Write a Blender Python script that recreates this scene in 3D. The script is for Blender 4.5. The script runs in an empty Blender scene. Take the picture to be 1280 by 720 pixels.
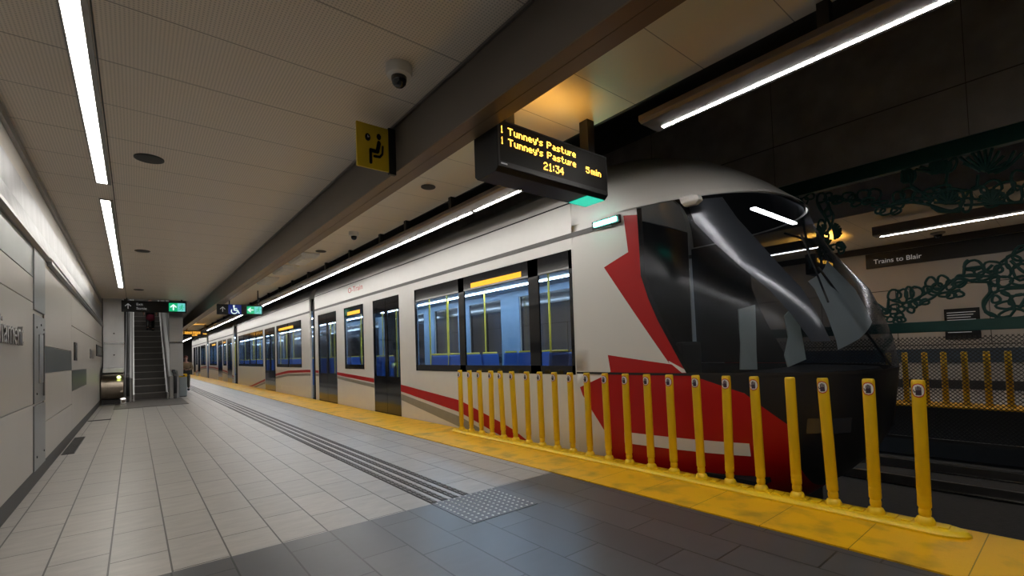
import bpy, bmesh, math, random
from mathutils import Vector, Matrix
random.seed(7)
C = bpy.context.scene.collection
scn = bpy.context.scene
PI = math.pi

# ------------------------------------------------------------------ materials
def nodes_of(name):
    m = bpy.data.materials.new(name); m.use_nodes = True
    nt = m.node_tree; b = nt.nodes['Principled BSDF']
    return m, nt, b

def mat(name, col, rough=.5, metal=0., var=.06, scale=6., emit=None, estr=0., bump=0., bscale=40., spec=.5, stretch=None, coat=0.):
    m, nt, b = nodes_of(name)
    N, L = nt.nodes, nt.links
    b.inputs['Roughness'].default_value = rough; b.inputs['Metallic'].default_value = metal
    b.inputs['Specular IOR Level'].default_value = spec
    b.inputs['Coat Weight'].default_value = coat
    tc = N.new('ShaderNodeTexCoord'); src = tc.outputs['Object']
    if stretch:
        mp = N.new('ShaderNodeMapping'); mp.inputs['Scale'].default_value = stretch
        L.new(src, mp.inputs['Vector']); src = mp.outputs['Vector']
    nz = N.new('ShaderNodeTexNoise'); nz.inputs['Scale'].default_value = scale; nz.inputs['Detail'].default_value = 4
    L.new(src, nz.inputs['Vector'])
    mx = N.new('ShaderNodeMix'); mx.data_type = 'RGBA'
    c = Vector(col)
    mx.inputs[6].default_value = (*[max(0, v*(1-var*2)) for v in c], 1); mx.inputs[7].default_value = (*[min(1, v*(1+var*2)) for v in c], 1)
    L.new(nz.outputs['Fac'], mx.inputs[0]); L.new(mx.outputs[2], b.inputs['Base Color'])
    if bump:
        n2 = N.new('ShaderNodeTexNoise'); n2.inputs['Scale'].default_value = bscale
        L.new(src, n2.inputs['Vector'])
        bp = N.new('ShaderNodeBump'); bp.inputs['Strength'].default_value = bump; bp.inputs['Distance'].default_value = .01
        L.new(n2.outputs['Fac'], bp.inputs['Height']); L.new(bp.outputs['Normal'], b.inputs['Normal'])
    if emit:
        b.inputs['Emission Color'].default_value = (*emit, 1); b.inputs['Emission Strength'].default_value = estr
    return m

def brick_floor(name, cols, mortar, bw, rh, ox, oy, off=.35, rough=.3, msize=.004):
    """floor tiles: columns along world Y"""
    m, nt, b = nodes_of(name); N, L = nt.nodes, nt.links
    tc = N.new('ShaderNodeTexCoord')
    sp = N.new('ShaderNodeSeparateXYZ'); L.new(tc.outputs['Object'], sp.inputs[0])
    ax = N.new('ShaderNodeMath'); ax.operation = 'SUBTRACT'; L.new(sp.outputs['Y'], ax.inputs[0]); ax.inputs[1].default_value = oy
    ay = N.new('ShaderNodeMath'); ay.operation = 'SUBTRACT'; L.new(sp.outputs['X'], ay.inputs[0]); ay.inputs[1].default_value = ox
    cb = N.new('ShaderNodeCombineXYZ'); L.new(ax.outputs[0], cb.inputs[0]); L.new(ay.outputs[0], cb.inputs[1])
    br = N.new('ShaderNodeTexBrick'); L.new(cb.outputs[0], br.inputs['Vector'])
    br.offset = off; br.offset_frequency = 2
    br.inputs['Scale'].default_value = 1; br.inputs['Brick Width'].default_value = bw; br.inputs['Row Height'].default_value = rh
    br.inputs['Mortar Size'].default_value = msize; br.inputs['Mortar Smooth'].default_value = .1
    br.inputs['Color1'].default_value = (*cols[0], 1); br.inputs['Color2'].default_value = (*cols[1], 1); br.inputs['Mortar'].default_value = (*mortar, 1)
    nz = N.new('ShaderNodeTexNoise'); nz.inputs['Scale'].default_value = 2.2; nz.inputs['Detail'].default_value = 8; nz.inputs['Roughness'].default_value = .65
    mp = N.new('ShaderNodeMapping'); mp.inputs['Scale'].default_value = (1.6, 5, 1); L.new(tc.outputs['Object'], mp.inputs[0]); L.new(mp.outputs[0], nz.inputs['Vector'])
    rp = N.new('ShaderNodeMapRange'); rp.inputs[1].default_value = .3; rp.inputs[2].default_value = .7; rp.inputs[3].default_value = .82; rp.inputs[4].default_value = 1.12
    L.new(nz.outputs['Fac'], rp.inputs[0])
    mx = N.new('ShaderNodeMix'); mx.data_type = 'RGBA'; mx.blend_type = 'MULTIPLY'; mx.inputs[0].default_value = 1
    L.new(br.outputs['Color'], mx.inputs[6]); L.new(rp.outputs[0], mx.inputs[7]); L.new(mx.outputs[2], b.inputs['Base Color'])
    r2 = N.new('ShaderNodeMapRange'); r2.inputs[3].default_value = rough-.06; r2.inputs[4].default_value = rough+.12
    L.new(nz.outputs['Fac'], r2.inputs[0]); L.new(r2.outputs[0], b.inputs['Roughness'])
    bp = N.new('ShaderNodeBump'); bp.inputs['Strength'].default_value = .5; bp.inputs['Distance'].default_value = .003; bp.invert = True
    L.new(br.outputs['Fac'], bp.inputs['Height']); L.new(bp.outputs['Normal'], b.inputs['Normal'])
    return m

def panel_ceiling(name, col, pitch, oy, perf=True, rough=.45, seam=.012):
    """metal ceiling planks across X with seams every pitch along Y and small punched holes"""
    m, nt, b = nodes_of(name); N, L = nt.nodes, nt.links
    def mth(op, a, bb=None, c=None):
        n = N.new('ShaderNodeMath'); n.operation = op
        for i, v in enumerate((a, bb, c)):
            if v is None: continue
            if isinstance(v, (int, float)): n.inputs[i].default_value = v
            else: L.new(v, n.inputs[i])
        return n.outputs[0]
    tc = N.new('ShaderNodeTexCoord'); sp = N.new('ShaderNodeSeparateXYZ'); L.new(tc.outputs['Object'], sp.inputs[0])
    y = mth('SUBTRACT', sp.outputs['Y'], oy)
    fr = mth('FLOORED_MODULO', y, pitch)
    seamm = mth('LESS_THAN', fr, seam)
    base = N.new('ShaderNodeMix'); base.data_type = 'RGBA'
    base.inputs[6].default_value = (*col, 1); base.inputs[7].default_value = (*[v*.42 for v in col], 1)
    fac = seamm
    if perf:
        p = .026
        u = mth('FLOORED_MODULO', mth('ADD', sp.outputs['X'], 50.), p); v = mth('FLOORED_MODULO', mth('ADD', sp.outputs['Y'], 50.), p)
        du = mth('SUBTRACT', u, p/2); dv = mth('SUBTRACT', v, p/2)
        d2 = mth('ADD', mth('MULTIPLY', du, du), mth('MULTIPLY', dv, dv))
        hole = mth('MULTIPLY', mth('LESS_THAN', d2, (p*.27)**2), .55)
        fac = mth('MAXIMUM', seamm, hole)
    L.new(fac, base.inputs[0])
    nz = N.new('ShaderNodeTexNoise'); nz.inputs['Scale'].default_value = .8; L.new(tc.outputs['Object'], nz.inputs['Vector'])
    L.new(base.outputs[2], b.inputs['Base Color'])
    r2 = N.new('ShaderNodeMapRange'); r2.inputs[3].default_value = rough-.08; r2.inputs[4].default_value = rough+.08; L.new(nz.outputs['Fac'], r2.inputs[0]); L.new(r2.outputs[0], b.inputs['Roughness'])
    return m

def emis(name, col, s):
    m, nt, b = nodes_of(name)
    b.inputs['Base Color'].default_value = (.02, .02, .02, 1); b.inputs['Roughness'].default_value = .4
    b.inputs['Emission Color'].default_value = (*col, 1); b.inputs['Emission Strength'].default_value = s
    return m

def glass(name, tint, refl_rough=.03, trans=.5, base=(.01, .011, .014), edge=.9):
    """dark glazing: part clear, part dark, with a Fresnel mirror coat"""
    m, nt, b = nodes_of(name); N, L = nt.nodes, nt.links
    out = N['Material Output']
    b.inputs['Base Color'].default_value = (*base, 1); b.inputs['Roughness'].default_value = .5; b.inputs['Specular IOR Level'].default_value = 0
    tr = N.new('ShaderNodeBsdfTransparent'); tr.inputs[0].default_value = (*tint, 1)
    mx = N.new('ShaderNodeMixShader'); mx.inputs[0].default_value = trans
    L.new(b.outputs[0], mx.inputs[1]); L.new(tr.outputs[0], mx.inputs[2])
    gl = N.new('ShaderNodeBsdfGlossy'); gl.inputs['Roughness'].default_value = refl_rough; gl.inputs[0].default_value = (.9, .93, 1, 1)
    lw = N.new('ShaderNodeLayerWeight'); lw.inputs[0].default_value = .5
    pw = N.new('ShaderNodeMath'); pw.operation = 'POWER'; L.new(lw.outputs['Facing'], pw.inputs[0]); pw.inputs[1].default_value = 5
    fz = N.new('ShaderNodeMath'); fz.operation = 'MULTIPLY_ADD'; L.new(pw.outputs[0], fz.inputs[0]); fz.inputs[1].default_value = edge; fz.inputs[2].default_value = .04
    m2 = N.new('ShaderNodeMixShader'); L.new(fz.outputs[0], m2.inputs[0]); L.new(mx.outputs[0], m2.inputs[1]); L.new(gl.outputs[0], m2.inputs[2])
    L.new(m2.outputs[0], out.inputs[0])
    return m

def livery(name, white, reds, blacks, red=(.42, .003, .004), black=(.012, .012, .014)):
    """cab paint: convex colour fields given in (y, z) on the side of the cab"""
    m, nt, b = nodes_of(name); N, L = nt.nodes, nt.links
    b.inputs['Roughness'].default_value = .42
    tc = N.new('ShaderNodeTexCoord')
    def field(poly):
        cx = sum(p[0] for p in poly)/len(poly); cy = sum(p[1] for p in poly)/len(poly)
        acc = None
        for i in range(len(poly)):
            (y0, z0), (y1, z1) = poly[i], poly[(i+1) % len(poly)]
            a, bb = -(z1-z0), (y1-y0); k = a*y0+bb*z0
            if a*cx+bb*cy < k: a, bb, k = -a, -bb, -k
            d = N.new('ShaderNodeVectorMath'); d.operation = 'DOT_PRODUCT'; L.new(tc.outputs['Object'], d.inputs[0]); d.inputs[1].default_value = (0, a, bb)
            g = N.new('ShaderNodeMath'); g.operation = 'GREATER_THAN'; L.new(d.outputs['Value'], g.inputs[0]); g.inputs[1].default_value = k
            if acc is None: acc = g.outputs[0]
            else:
                mm = N.new('ShaderNodeMath'); mm.operation = 'MULTIPLY'; L.new(acc, mm.inputs[0]); L.new(g.outputs[0], mm.inputs[1]); acc = mm.outputs[0]
        return acc
    cur = None
    for polys, col in ((reds, red), (blacks, black)):
        for p in polys:
            f = field(p); mx = N.new('ShaderNodeMix'); mx.data_type = 'RGBA'; L.new(f, mx.inputs[0])
            if cur is None: mx.inputs[6].default_value = (*white, 1)
            else: L.new(cur, mx.inputs[6])
            mx.inputs[7].default_value = (*col, 1); cur = mx.outputs[2]
    L.new(cur, b.inputs['Base Color'])
    return m

# ------------------------------------------------------------------ geometry helpers
class MB:
    def __init__(s): s.bm = bmesh.new()
    def face(s, pts):
        vs = [s.bm.verts.new(p) for p in pts]
        return s.bm.faces.new(vs)
    def box(s, x0, x1, y0, y1, z0, z1):
        r = bmesh.ops.create_cube(s.bm, size=1)
        for v in r['verts']:
            v.co = Vector(((x0+x1)/2+v.co.x*(x1-x0), (y0+y1)/2+v.co.y*(y1-y0), (z0+z1)/2+v.co.z*(z1-z0)))
        return s
    def prism(s, pts, d):
        """closed polygon (3D points) pushed along vector d"""
        d = Vector(d); a = [s.bm.verts.new(p) for p in pts]; b = [s.bm.verts.new(Vector(p)+d) for p in pts]
        n = len(pts)
        s.bm.faces.new(a); s.bm.faces.new(b[::-1])
        for i in range(n): s.bm.faces.new((a[i], b[i], b[(i+1) % n], a[(i+1) % n]))
        return s
    def tube(s, p0, p1, r0, r1=None, seg=16, cap=True):
        r1 = r0 if r1 is None else r1
        p0, p1 = Vector(p0), Vector(p1); ax = (p1-p0)
        q = ax.to_track_quat('Z', 'Y'); R = []
        for p, r in ((p0, r0), (p1, r1)):
            R.append([s.bm.verts.new(p+q @ Vector((r*math.cos(2*PI*k/seg), r*math.sin(2*PI*k/seg), 0))) for k in range(seg)])
        for k in range(seg): s.bm.faces.new((R[0][k], R[0][(k+1) % seg], R[1][(k+1) % seg], R[1][k]))
        if cap: s.bm.faces.new(R[0][::-1]); s.bm.faces.new(R[1])
        return s
    def lathe(s, c, prof, seg=32, axis='Z', shear=(0, 0)):
        """profile of (r, h) around an axis through c"""
        c = Vector(c); rings = []
        for r, h in prof:
            ring = []
            for k in range(seg):
                a = 2*PI*k/seg
                p = {'Z': (r*math.cos(a)+shear[0]*h, r*math.sin(a)+shear[1]*h, h), 'X': (h, r*math.cos(a), r*math.sin(a)), 'Y': (r*math.cos(a), h, r*math.sin(a))}[axis]
                ring.append(s.bm.verts.new(c+Vector(p)))
            rings.append(ring)
        for i in range(len(rings)-1):
            for k in range(seg): s.bm.faces.new((rings[i][k], rings[i][(k+1) % seg], rings[i+1][(k+1) % seg], rings[i+1][k]))
        s.bm.faces.new(rings[0][::-1]); s.bm.faces.new(rings[-1])
        return s
    def loft(s, rings, closed=True, caps=False):
        R = [[s.bm.verts.new(p) for p in r] for r in rings]; n = len(R[0])
        for i in range(len(R)-1):
            for k in range(n if closed else n-1): s.bm.faces.new((R[i][k], R[i][(k+1) % n], R[i+1][(k+1) % n], R[i+1][k]))
        if caps: s.bm.faces.new(R[0][::-1]); s.bm.faces.new(R[-1])
        return s
    def build(s, name, m, parent=None, bevel=0., smooth=False, seg=2):
        bmesh.ops.remove_doubles(s.bm, verts=s.bm.verts, dist=1e-5)
        bmesh.ops.recalc_face_normals(s.bm, faces=s.bm.faces)
        if parent is not None:
            off = origin(parent)
            bmesh.ops.translate(s.bm, verts=s.bm.verts, vec=-off)
        me = bpy.data.meshes.new(name); s.bm.to_mesh(me); s.bm.free()
        for mm in (m if isinstance(m, (list, tuple)) else [m]): me.materials.append(mm)
        o = bpy.data.objects.new(name, me); C.objects.link(o)
        if parent is not None: o.parent = parent
        if smooth:
            for p in me.polygons: p.use_smooth = True
            me.set_sharp_from_angle(angle=math.radians(38))
        if bevel:
            bv = o.modifiers.new('bevel', 'BEVEL'); bv.width = bevel; bv.segments = seg; bv.limit_method = 'ANGLE'; bv.angle_limit = math.radians(40)
        return o

def origin(o):
    v = Vector((0, 0, 0))
    while o is not None: v += o.location; o = o.parent
    return v
def tag(o, label=None, cat=None, group=None, kind=None):
    if label: o['label'] = label
    if cat: o['category'] = cat
    if group: o['group'] = group
    if kind: o['kind'] = kind
    return o
def thing(name, loc, label, cat, group=None):
    o = bpy.data.objects.new(name, None); C.objects.link(o); o.location = loc; o.empty_display_size = .1
    return tag(o, label, cat, group)
def struct(name, mb, m, bevel=0, label=None, cat=None, smooth=False):
    o = mb.build(name, m, None, bevel, smooth); return tag(o, label, cat, None, 'structure')
def bx(x0, x1, y0, y1, z0, z1): return MB().box(x0, x1, y0, y1, z0, z1)
def dup(root, loc, label=None, group=None):
    r = root.copy(); C.objects.link(r); r.location = loc
    if label: r['label'] = label
    if group: r['group'] = group
    for ch in list(root.children):
        c = ch.copy(); C.objects.link(c); c.parent = r
        for g in list(ch.children):
            d = g.copy(); C.objects.link(d); d.parent = c
    return r
ORD = ['nearest', 'second', 'third', 'fourth', 'fifth', 'sixth', 'seventh', 'eighth', 'ninth', 'tenth', 'eleventh', 'twelfth', 'thirteenth', 'fourteenth', 'fifteenth',
       'sixteenth', 'seventeenth', 'eighteenth', 'nineteenth', 'twentieth', 'twenty-first', 'twenty-second', 'twenty-third', 'twenty-fourth']

# flat icon drawing on a plane: o = origin, u,v = in-plane axes, n = outward
class Icon:
    def __init__(s, o, u, v, n, t=.004): s.o, s.u, s.v, s.n, s.t = Vector(o), Vector(u), Vector(v), Vector(n), t; s.mb = MB()
    def P(s, a, b, h=0): return s.o+s.u*a+s.v*b+s.n*h
    def poly(s, pts): s.mb.prism([s.P(a, b) for a, b in pts], s.n*s.t); return s
    def rect(s, a0, b0, a1, b1): return s.poly([(a0, b0), (a1, b0), (a1, b1), (a0, b1)])
    def disc(s, a, b, r, seg=24): return s.poly([(a+r*math.cos(2*PI*k/seg), b+r*math.sin(2*PI*k/seg)) for k in range(seg)])
    def stroke(s, pts, w):
        for i in range(len(pts)-1):
            (a0, b0), (a1, b1) = pts[i], pts[i+1]; l = math.hypot(a1-a0, b1-b0) or 1; nx, ny = -(b1-b0)/l*w/2, (a1-a0)/l*w/2
            s.poly([(a0+nx, b0+ny), (a0-nx, b0-ny), (a1-nx, b1-ny), (a1+nx, b1+ny)])
        for a, b in pts: s.disc(a, b, w/2, 12)
        return s
    def arc(s, a, b, r, t0, t1, w, n=14): return s.stroke([(a+r*math.cos(math.radians(t0+(t1-t0)*k/n)), b+r*math.sin(math.radians(t0+(t1-t0)*k/n))) for k in range(n+1)], w)
    def build(s, name, m, parent):
        bmesh.ops.recalc_face_normals(s.mb.bm, faces=s.mb.bm.faces)
        off = origin(parent); bmesh.ops.translate(s.mb.bm, verts=s.mb.bm.verts, vec=-off)
        me = bpy.data.meshes.new(name); s.mb.bm.to_mesh(me); s.mb.bm.free(); me.materials.append(m)
        o = bpy.data.objects.new(name, me); C.objects.link(o); o.parent = parent
        return o
def text(name, body, o, u, v, size, m, parent, ext=.002, align='LEFT', xs=1.):
    cu = bpy.data.curves.new(name, 'FONT'); cu.body = body; cu.size = size; cu.extrude = ext; cu.align_x = align
    cu.materials.append(m)
    ob = bpy.data.objects.new(name, cu); C.objects.link(ob)
    u, v = Vector(u).normalized(), Vector(v).normalized(); n = u.cross(v)
    M = Matrix((u*xs, v, n)).transposed().to_4x4(); M.translation = Vector(o)-(origin(parent) if parent else Vector((0, 0, 0)))
    ob.matrix_local = M
    if parent: ob.parent = parent; ob.matrix_parent_inverse = Matrix.Identity(4)
    return ob

FONT = {'1': ['..#..', '.##..', '..#..', '..#..', '..#..', '..#..', '.###.'], '2': ['.###.', '#...#', '....#', '..##.', '.#...', '#....', '#####'], '3': ['#####', '...#.', '..##.', '....#', '....#', '#...#', '.###.'],
        '4': ['...#.', '..##.', '.#.#.', '#..#.', '#####', '...#.', '...#.'], '5': ['#####', '#....', '####.', '....#', '....#', '#...#', '.###.'], ':': ['..', '#.', '#.', '..', '#.', '#.', '..'],
        'T': ['#####', '..#..', '..#..', '..#..', '..#..', '..#..', '..#..'], 'P': ['####.', '#...#', '#...#', '####.', '#....', '#....', '#....'], 'u': ['....', '....', '#..#', '#..#', '#..#', '#..#', '.###'],
        'n': ['....', '....', '###.', '#..#', '#..#', '#..#', '#..#'], 'e': ['....', '....', '.##.', '#..#', '####', '#...', '.###'], 'y': ['....', '....', '#..#', '#..#', '#..#', '.###', '...#', '.##.'],
        "'": ['#', '#', '#', '.', '.', '.', '.'], 's': ['....', '....', '.###', '#...', '.##.', '...#', '###.'], 'a': ['....', '....', '.##.', '...#', '.###', '#..#', '.###'],
        't': ['.#..', '.#..', '###.', '.#..', '.#..', '.#..', '..##'], 'r': ['...', '...', '#.#', '##.', '#..', '#..', '#..'], 'm': ['.....', '.....', '##.#.', '#.#.#', '#.#.#', '#.#.#', '#.#.#'],
        'i': ['#', '.', '#', '#', '#', '#', '#'], ' ': ['..']*7, 'R': ['####.', '#...#', '#...#', '####.', '#.#..', '#..#.', '#...#']}
def led_text(mb, body, x0, x1, zt, zb, y, t=.004, flip=1):
    """a row of lit dots, seven high, fitted between x0 and x1"""
    cols = 0; cells = []
    for ch in body:
        g = FONT[ch]
        for r, row in enumerate(g):
            for c, k in enumerate(row):
                if k == '#': cells.append((cols+c, r))
        cols += len(g[0])+1
    cols -= 1
    dx = (x1-x0)/cols; dz = (zt-zb)/7
    for c, r in cells:
        a = x0+c*dx; b = zt-r*dz
        mb.box(a+dx*.06, a+dx*.92, min(y, y-t*flip), max(y, y-t*flip), b-dz*.94, b-dz*.06)

# ------------------------------------------------------------------ camera (16 mm class lens, lens shift up)
cam = bpy.data.cameras.new('camera'); co = bpy.data.objects.new('camera', cam); C.objects.link(co)
cam.sensor_width = 36; cam.lens = 583/1280*36; cam.shift_y = 60/1280; cam.clip_start = .05; cam.clip_end = 300
RX, RY, RZ = (.7770, .0057, -.6294), (-.6286, -.0453, -.7764), (-.0330, .9989, -.0316)
M = Matrix((RX, RY, RZ)).to_4x4(); M.translation = (0, 0, 1.5)
co.matrix_world = M; scn.camera = co
scn.view_settings.view_transform = 'Standard'; scn.view_settings.look = 'None'; scn.view_settings.gamma = 1; scn.view_settings.use_curve_mapping = False
scn.view_settings.exposure = 1.5
w = bpy.data.worlds.new('world'); scn.world = w; w.use_nodes = True
w.node_tree.nodes['Background'].inputs[0].default_value = (.5, .55, .7, 1); w.node_tree.nodes['Background'].inputs[1].default_value = .018
scn.cycles.max_bounces = 8; scn.cycles.diffuse_bounces = 5; scn.cycles.glossy_bounces = 4; scn.cycles.transparent_max_bounces = 12
scn.cycles.sample_clamp_indirect = 4; scn.cycles.use_denoising = True; scn.cycles.caustics_reflective = False; scn.cycles.caustics_refractive = False

# ------------------------------------------------------------------ palette
K = {}
K['tile'] = brick_floor('pale_floor_tiles', ((.40, .37, .335), (.36, .335, .305)), (.055, .047, .04), .75, .3615, -.88, 4.96-.75*20, .35, .33, .006)
K['dtile'] = brick_floor('dark_floor_tiles', ((.078, .079, .084), (.060, .061, .066)), (.014, .014, .014), .75, .3675, .93-.3675*40, 3.44-.75*20, .33, .3, .007)
K['ceil'] = panel_ceiling('perforated_ceiling', (.82, .74, .65), .845, 3.29)
K['ceil2'] = panel_ceiling('plain_ceiling', (.85, .78, .66), .75, 2.08, perf=False, seam=.008)
K['white_panel'] = mat('white_wall_panel', (.44, .405, .36), .35, var=.03, scale=1.2)
K['teal_glass'] = mat('grey_green_glass', (.038, .048, .044), .3, var=.05, spec=.25)
K['frost'] = mat('frosted_grey_glass', (.30, .33, .32), .35, var=.04)
K['steel'] = mat('brushed_steel', (.46, .465, .47), .3, 1., var=.1, scale=3, stretch=(1, 1, 30))
K['steel_dark'] = mat('dark_brushed_steel', (.28, .27, .26), .32, 1., var=.08, scale=4)
K['steel_up'] = mat('polished_upper_cladding', (.36, .36, .37), .42, .8, var=.22, scale=1.6, stretch=(1, 3, .15))
K['steel_panel'] = mat('blue_grey_steel_panel', (.27, .28, .285), .36, .9, var=.08, scale=3, stretch=(1, 8, .6))
K['steel_lt'] = mat('light_satin_steel', (.80, .80, .81), .42, .75, var=.10, scale=2, stretch=(1.5, 1, .4))
K['bronze'] = mat('bronze_drum', (.32, .27, .22), .28, 1., var=.05)
K['beam'] = mat('taupe_beam_paint', (.125, .108, .094), .4, var=.05, scale=1.5)
K['beam_bot'] = mat('bronze_beam_cladding', (.20, .145, .095), .34, .3, var=.12, scale=.8)
K['black'] = mat('black_plastic', (.008, .008, .009), .4, spec=.35)
K['blackm'] = mat('black_metal', (.022, .021, .022), .45, .2)
K['rubber'] = mat('black_rubber', (.01, .01, .01), .55)
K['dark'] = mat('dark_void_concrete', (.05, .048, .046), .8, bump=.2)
K['conc'] = mat('tunnel_concrete', (.52, .50, .49), .75, var=.2, scale=2.5, bump=.4, bscale=8)
K['pit'] = mat('track_bed', (.022, .02, .018), .8, var=.3, scale=12, bump=.6)
K['base'] = mat('dark_skirting', (.03, .026, .024), .5)
K['yellow'] = mat('yellow_plastic', (.80, .50, .006), .38, var=.05, scale=3)
K['yellow_curb'] = mat('yellow_curb_plastic', (.84, .56, .008), .4, var=.08, scale=5)
K['white'] = mat('white_paint', (.75, .74, .72), .4)
K['train_white'] = mat('train_white_paint', (.72, .705, .67), .42, var=.02)
K['train_grey'] = mat('grey_stripe_paint', (.27, .26, .22), .35)
K['train_red'] = mat('red_stripe_paint', (.45, .006, .008), .35, spec=.3)
K['red'] = mat('red_print', (.55, .03, .03), .4)
K['fix'] = mat('mauve_fixture_metal', (.17, .145, .14), .33, .5, var=.06)
K['green_steel'] = mat('dark_green_steel', (.012, .075, .062), .4, .1, var=.1)
K['blue_seat'] = mat('blue_seat_fabric', (.03, .10, .36), .6)
K['int_blue'] = mat('pale_blue_lining', (.17, .27, .38), .45)
K['pole_y'] = mat('yellow_grab_pole', (.80, .62, .05), .35)
K['led_screen'] = mat('matt_led_screen', (.012, .010, .008), .5, spec=.2)
K['sign_y'] = mat('yellow_sign', (.62, .44, .015), .4)
K['sign_blue'] = mat('blue_sign', (.01, .03, .22), .4, emit=(.01, .03, .25), estr=.12)
K['sign_green'] = emis('lit_green_sign', (.005, .50, .20), .32)
K['sign_green_lt'] = emis('lit_pale_green_sign', (.16, .62, .60), .36)
K['icon_w'] = emis('lit_white_icon', (.8, 1, .92), .42)
K['txt_grey'] = mat('grey_lettering', (.45, .45, .45), .5, emit=(.5, .5, .5), estr=.12)
K['amber'] = emis('amber_led', (1., .46, .05), 1.6)
K['amber_soft'] = emis('amber_band', (1., .42, .01), .55)
K['strip'] = emis('ceiling_strip_light', (1., .97, .90), 9.)
K['tube'] = emis('fixture_light', (1., .97, .93), 29.)
K['int_light'] = emis('saloon_light', (.62, .83, 1.), 14.)
K['green_lamp'] = emis('green_marker_lamp', (.10, 1., .72), 9.)
K['glass'] = glass('tinted_window_glass', (.90, .94, 1.), .05, .88)
K['door_glass'] = glass('dark_door_glass', (.78, .84, .92), .05, .75)
K['wind'] = glass('windscreen_glass', (.66, .70, .76), .15, .66, base=(.006, .007, .009), edge=.45)

K['guide'] = mat('ribbed_dark_bar', (.10, .085, .07), .4)
K['dtile2'] = mat('dark_stud_plate', (.085, .085, .09), .4)
K['stud'] = mat('steel_stud', (.62, .60, .56), .28, .9)
K['green_panel'] = emis('green_status_panel', (.01, .50, .34), .45)
K['chrome'] = mat('highlight_steel', (.66, .66, .67), .14, 1., var=.03)
K['plate_floor'] = mat('ribbed_landing_plate', (.15, .13, .115), .45, .5, stretch=(40, 1, 1))
K['step'] = mat('dark_grey_step', (.12, .112, .105), .5, .2)
K['step_edge'] = mat('worn_step_edge', (.34, .33, .31), .4, .5)
K['led_yg'] = emis('yellow_green_led', (.75, 1., .25), 1.6)
K['hand'] = mat('dark_hand_print', (.05, .025, .05), .5)
K['joint'] = mat('concrete_joint', (.16, .15, .14), .8)
K['mesh'] = mat('mesh_metal', (.03, .03, .03), .5, .4)
K['reflection_grey'] = mat('grey_reflection', (.16, .16, .17), .35)  # grey tone of a reflection band in the windscreen
K['cabin'] = mat('dark_cab_lining', (.010, .010, .012), .7, spec=.2)
K['reflection_pale'] = mat('pale_reflection', (.80, .86, .83), .4)  # pale colour standing in for reflections on the windscreen
_nt = K['reflection_pale'].node_tree; _tl = _nt.nodes.new('ShaderNodeBsdfTranslucent'); _tl.inputs[0].default_value = (.8, .86, .83, 1); _ms = _nt.nodes.new('ShaderNodeMixShader'); _nt.links.new(_nt.nodes['Principled BSDF'].outputs[0], _ms.inputs[1]); _nt.links.new(_tl.outputs[0], _ms.inputs[2]); _nt.links.new(_ms.outputs[0], _nt.nodes['Material Output'].inputs[0])
K['cab_fill'] = emis('added_cab_fill', (1., 1., .96), 12.)  # glow added inside the cab to lift the pale reflection shapes
K['lens'] = mat('headlamp_lens', (.03, .03, .035), .08, coat=.5)
K['gutter'] = mat('grey_gutter', (.10, .095, .09), .5)
K['black_gl'] = mat('gloss_black_frame', (.010, .010, .012), .12, coat=.3)
K['cabin_floor'] = mat('dark_saloon_floor', (.05, .055, .065), .5)
K['olive'] = mat('olive_jacket', (.27, .19, .11), .8, bump=.2)
K['khaki'] = mat('grey_green_trousers', (.07, .065, .05), .8)
K['auburn'] = mat('auburn_hair', (.22, .06, .04), .6)
K['darkhair'] = mat('dark_hair', (.02, .014, .012), .6)
K['skin'] = mat('skin', (.46, .25, .18), .5)
K['maroon'] = mat('dark_red_coat', (.20, .015, .04), .8)
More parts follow.
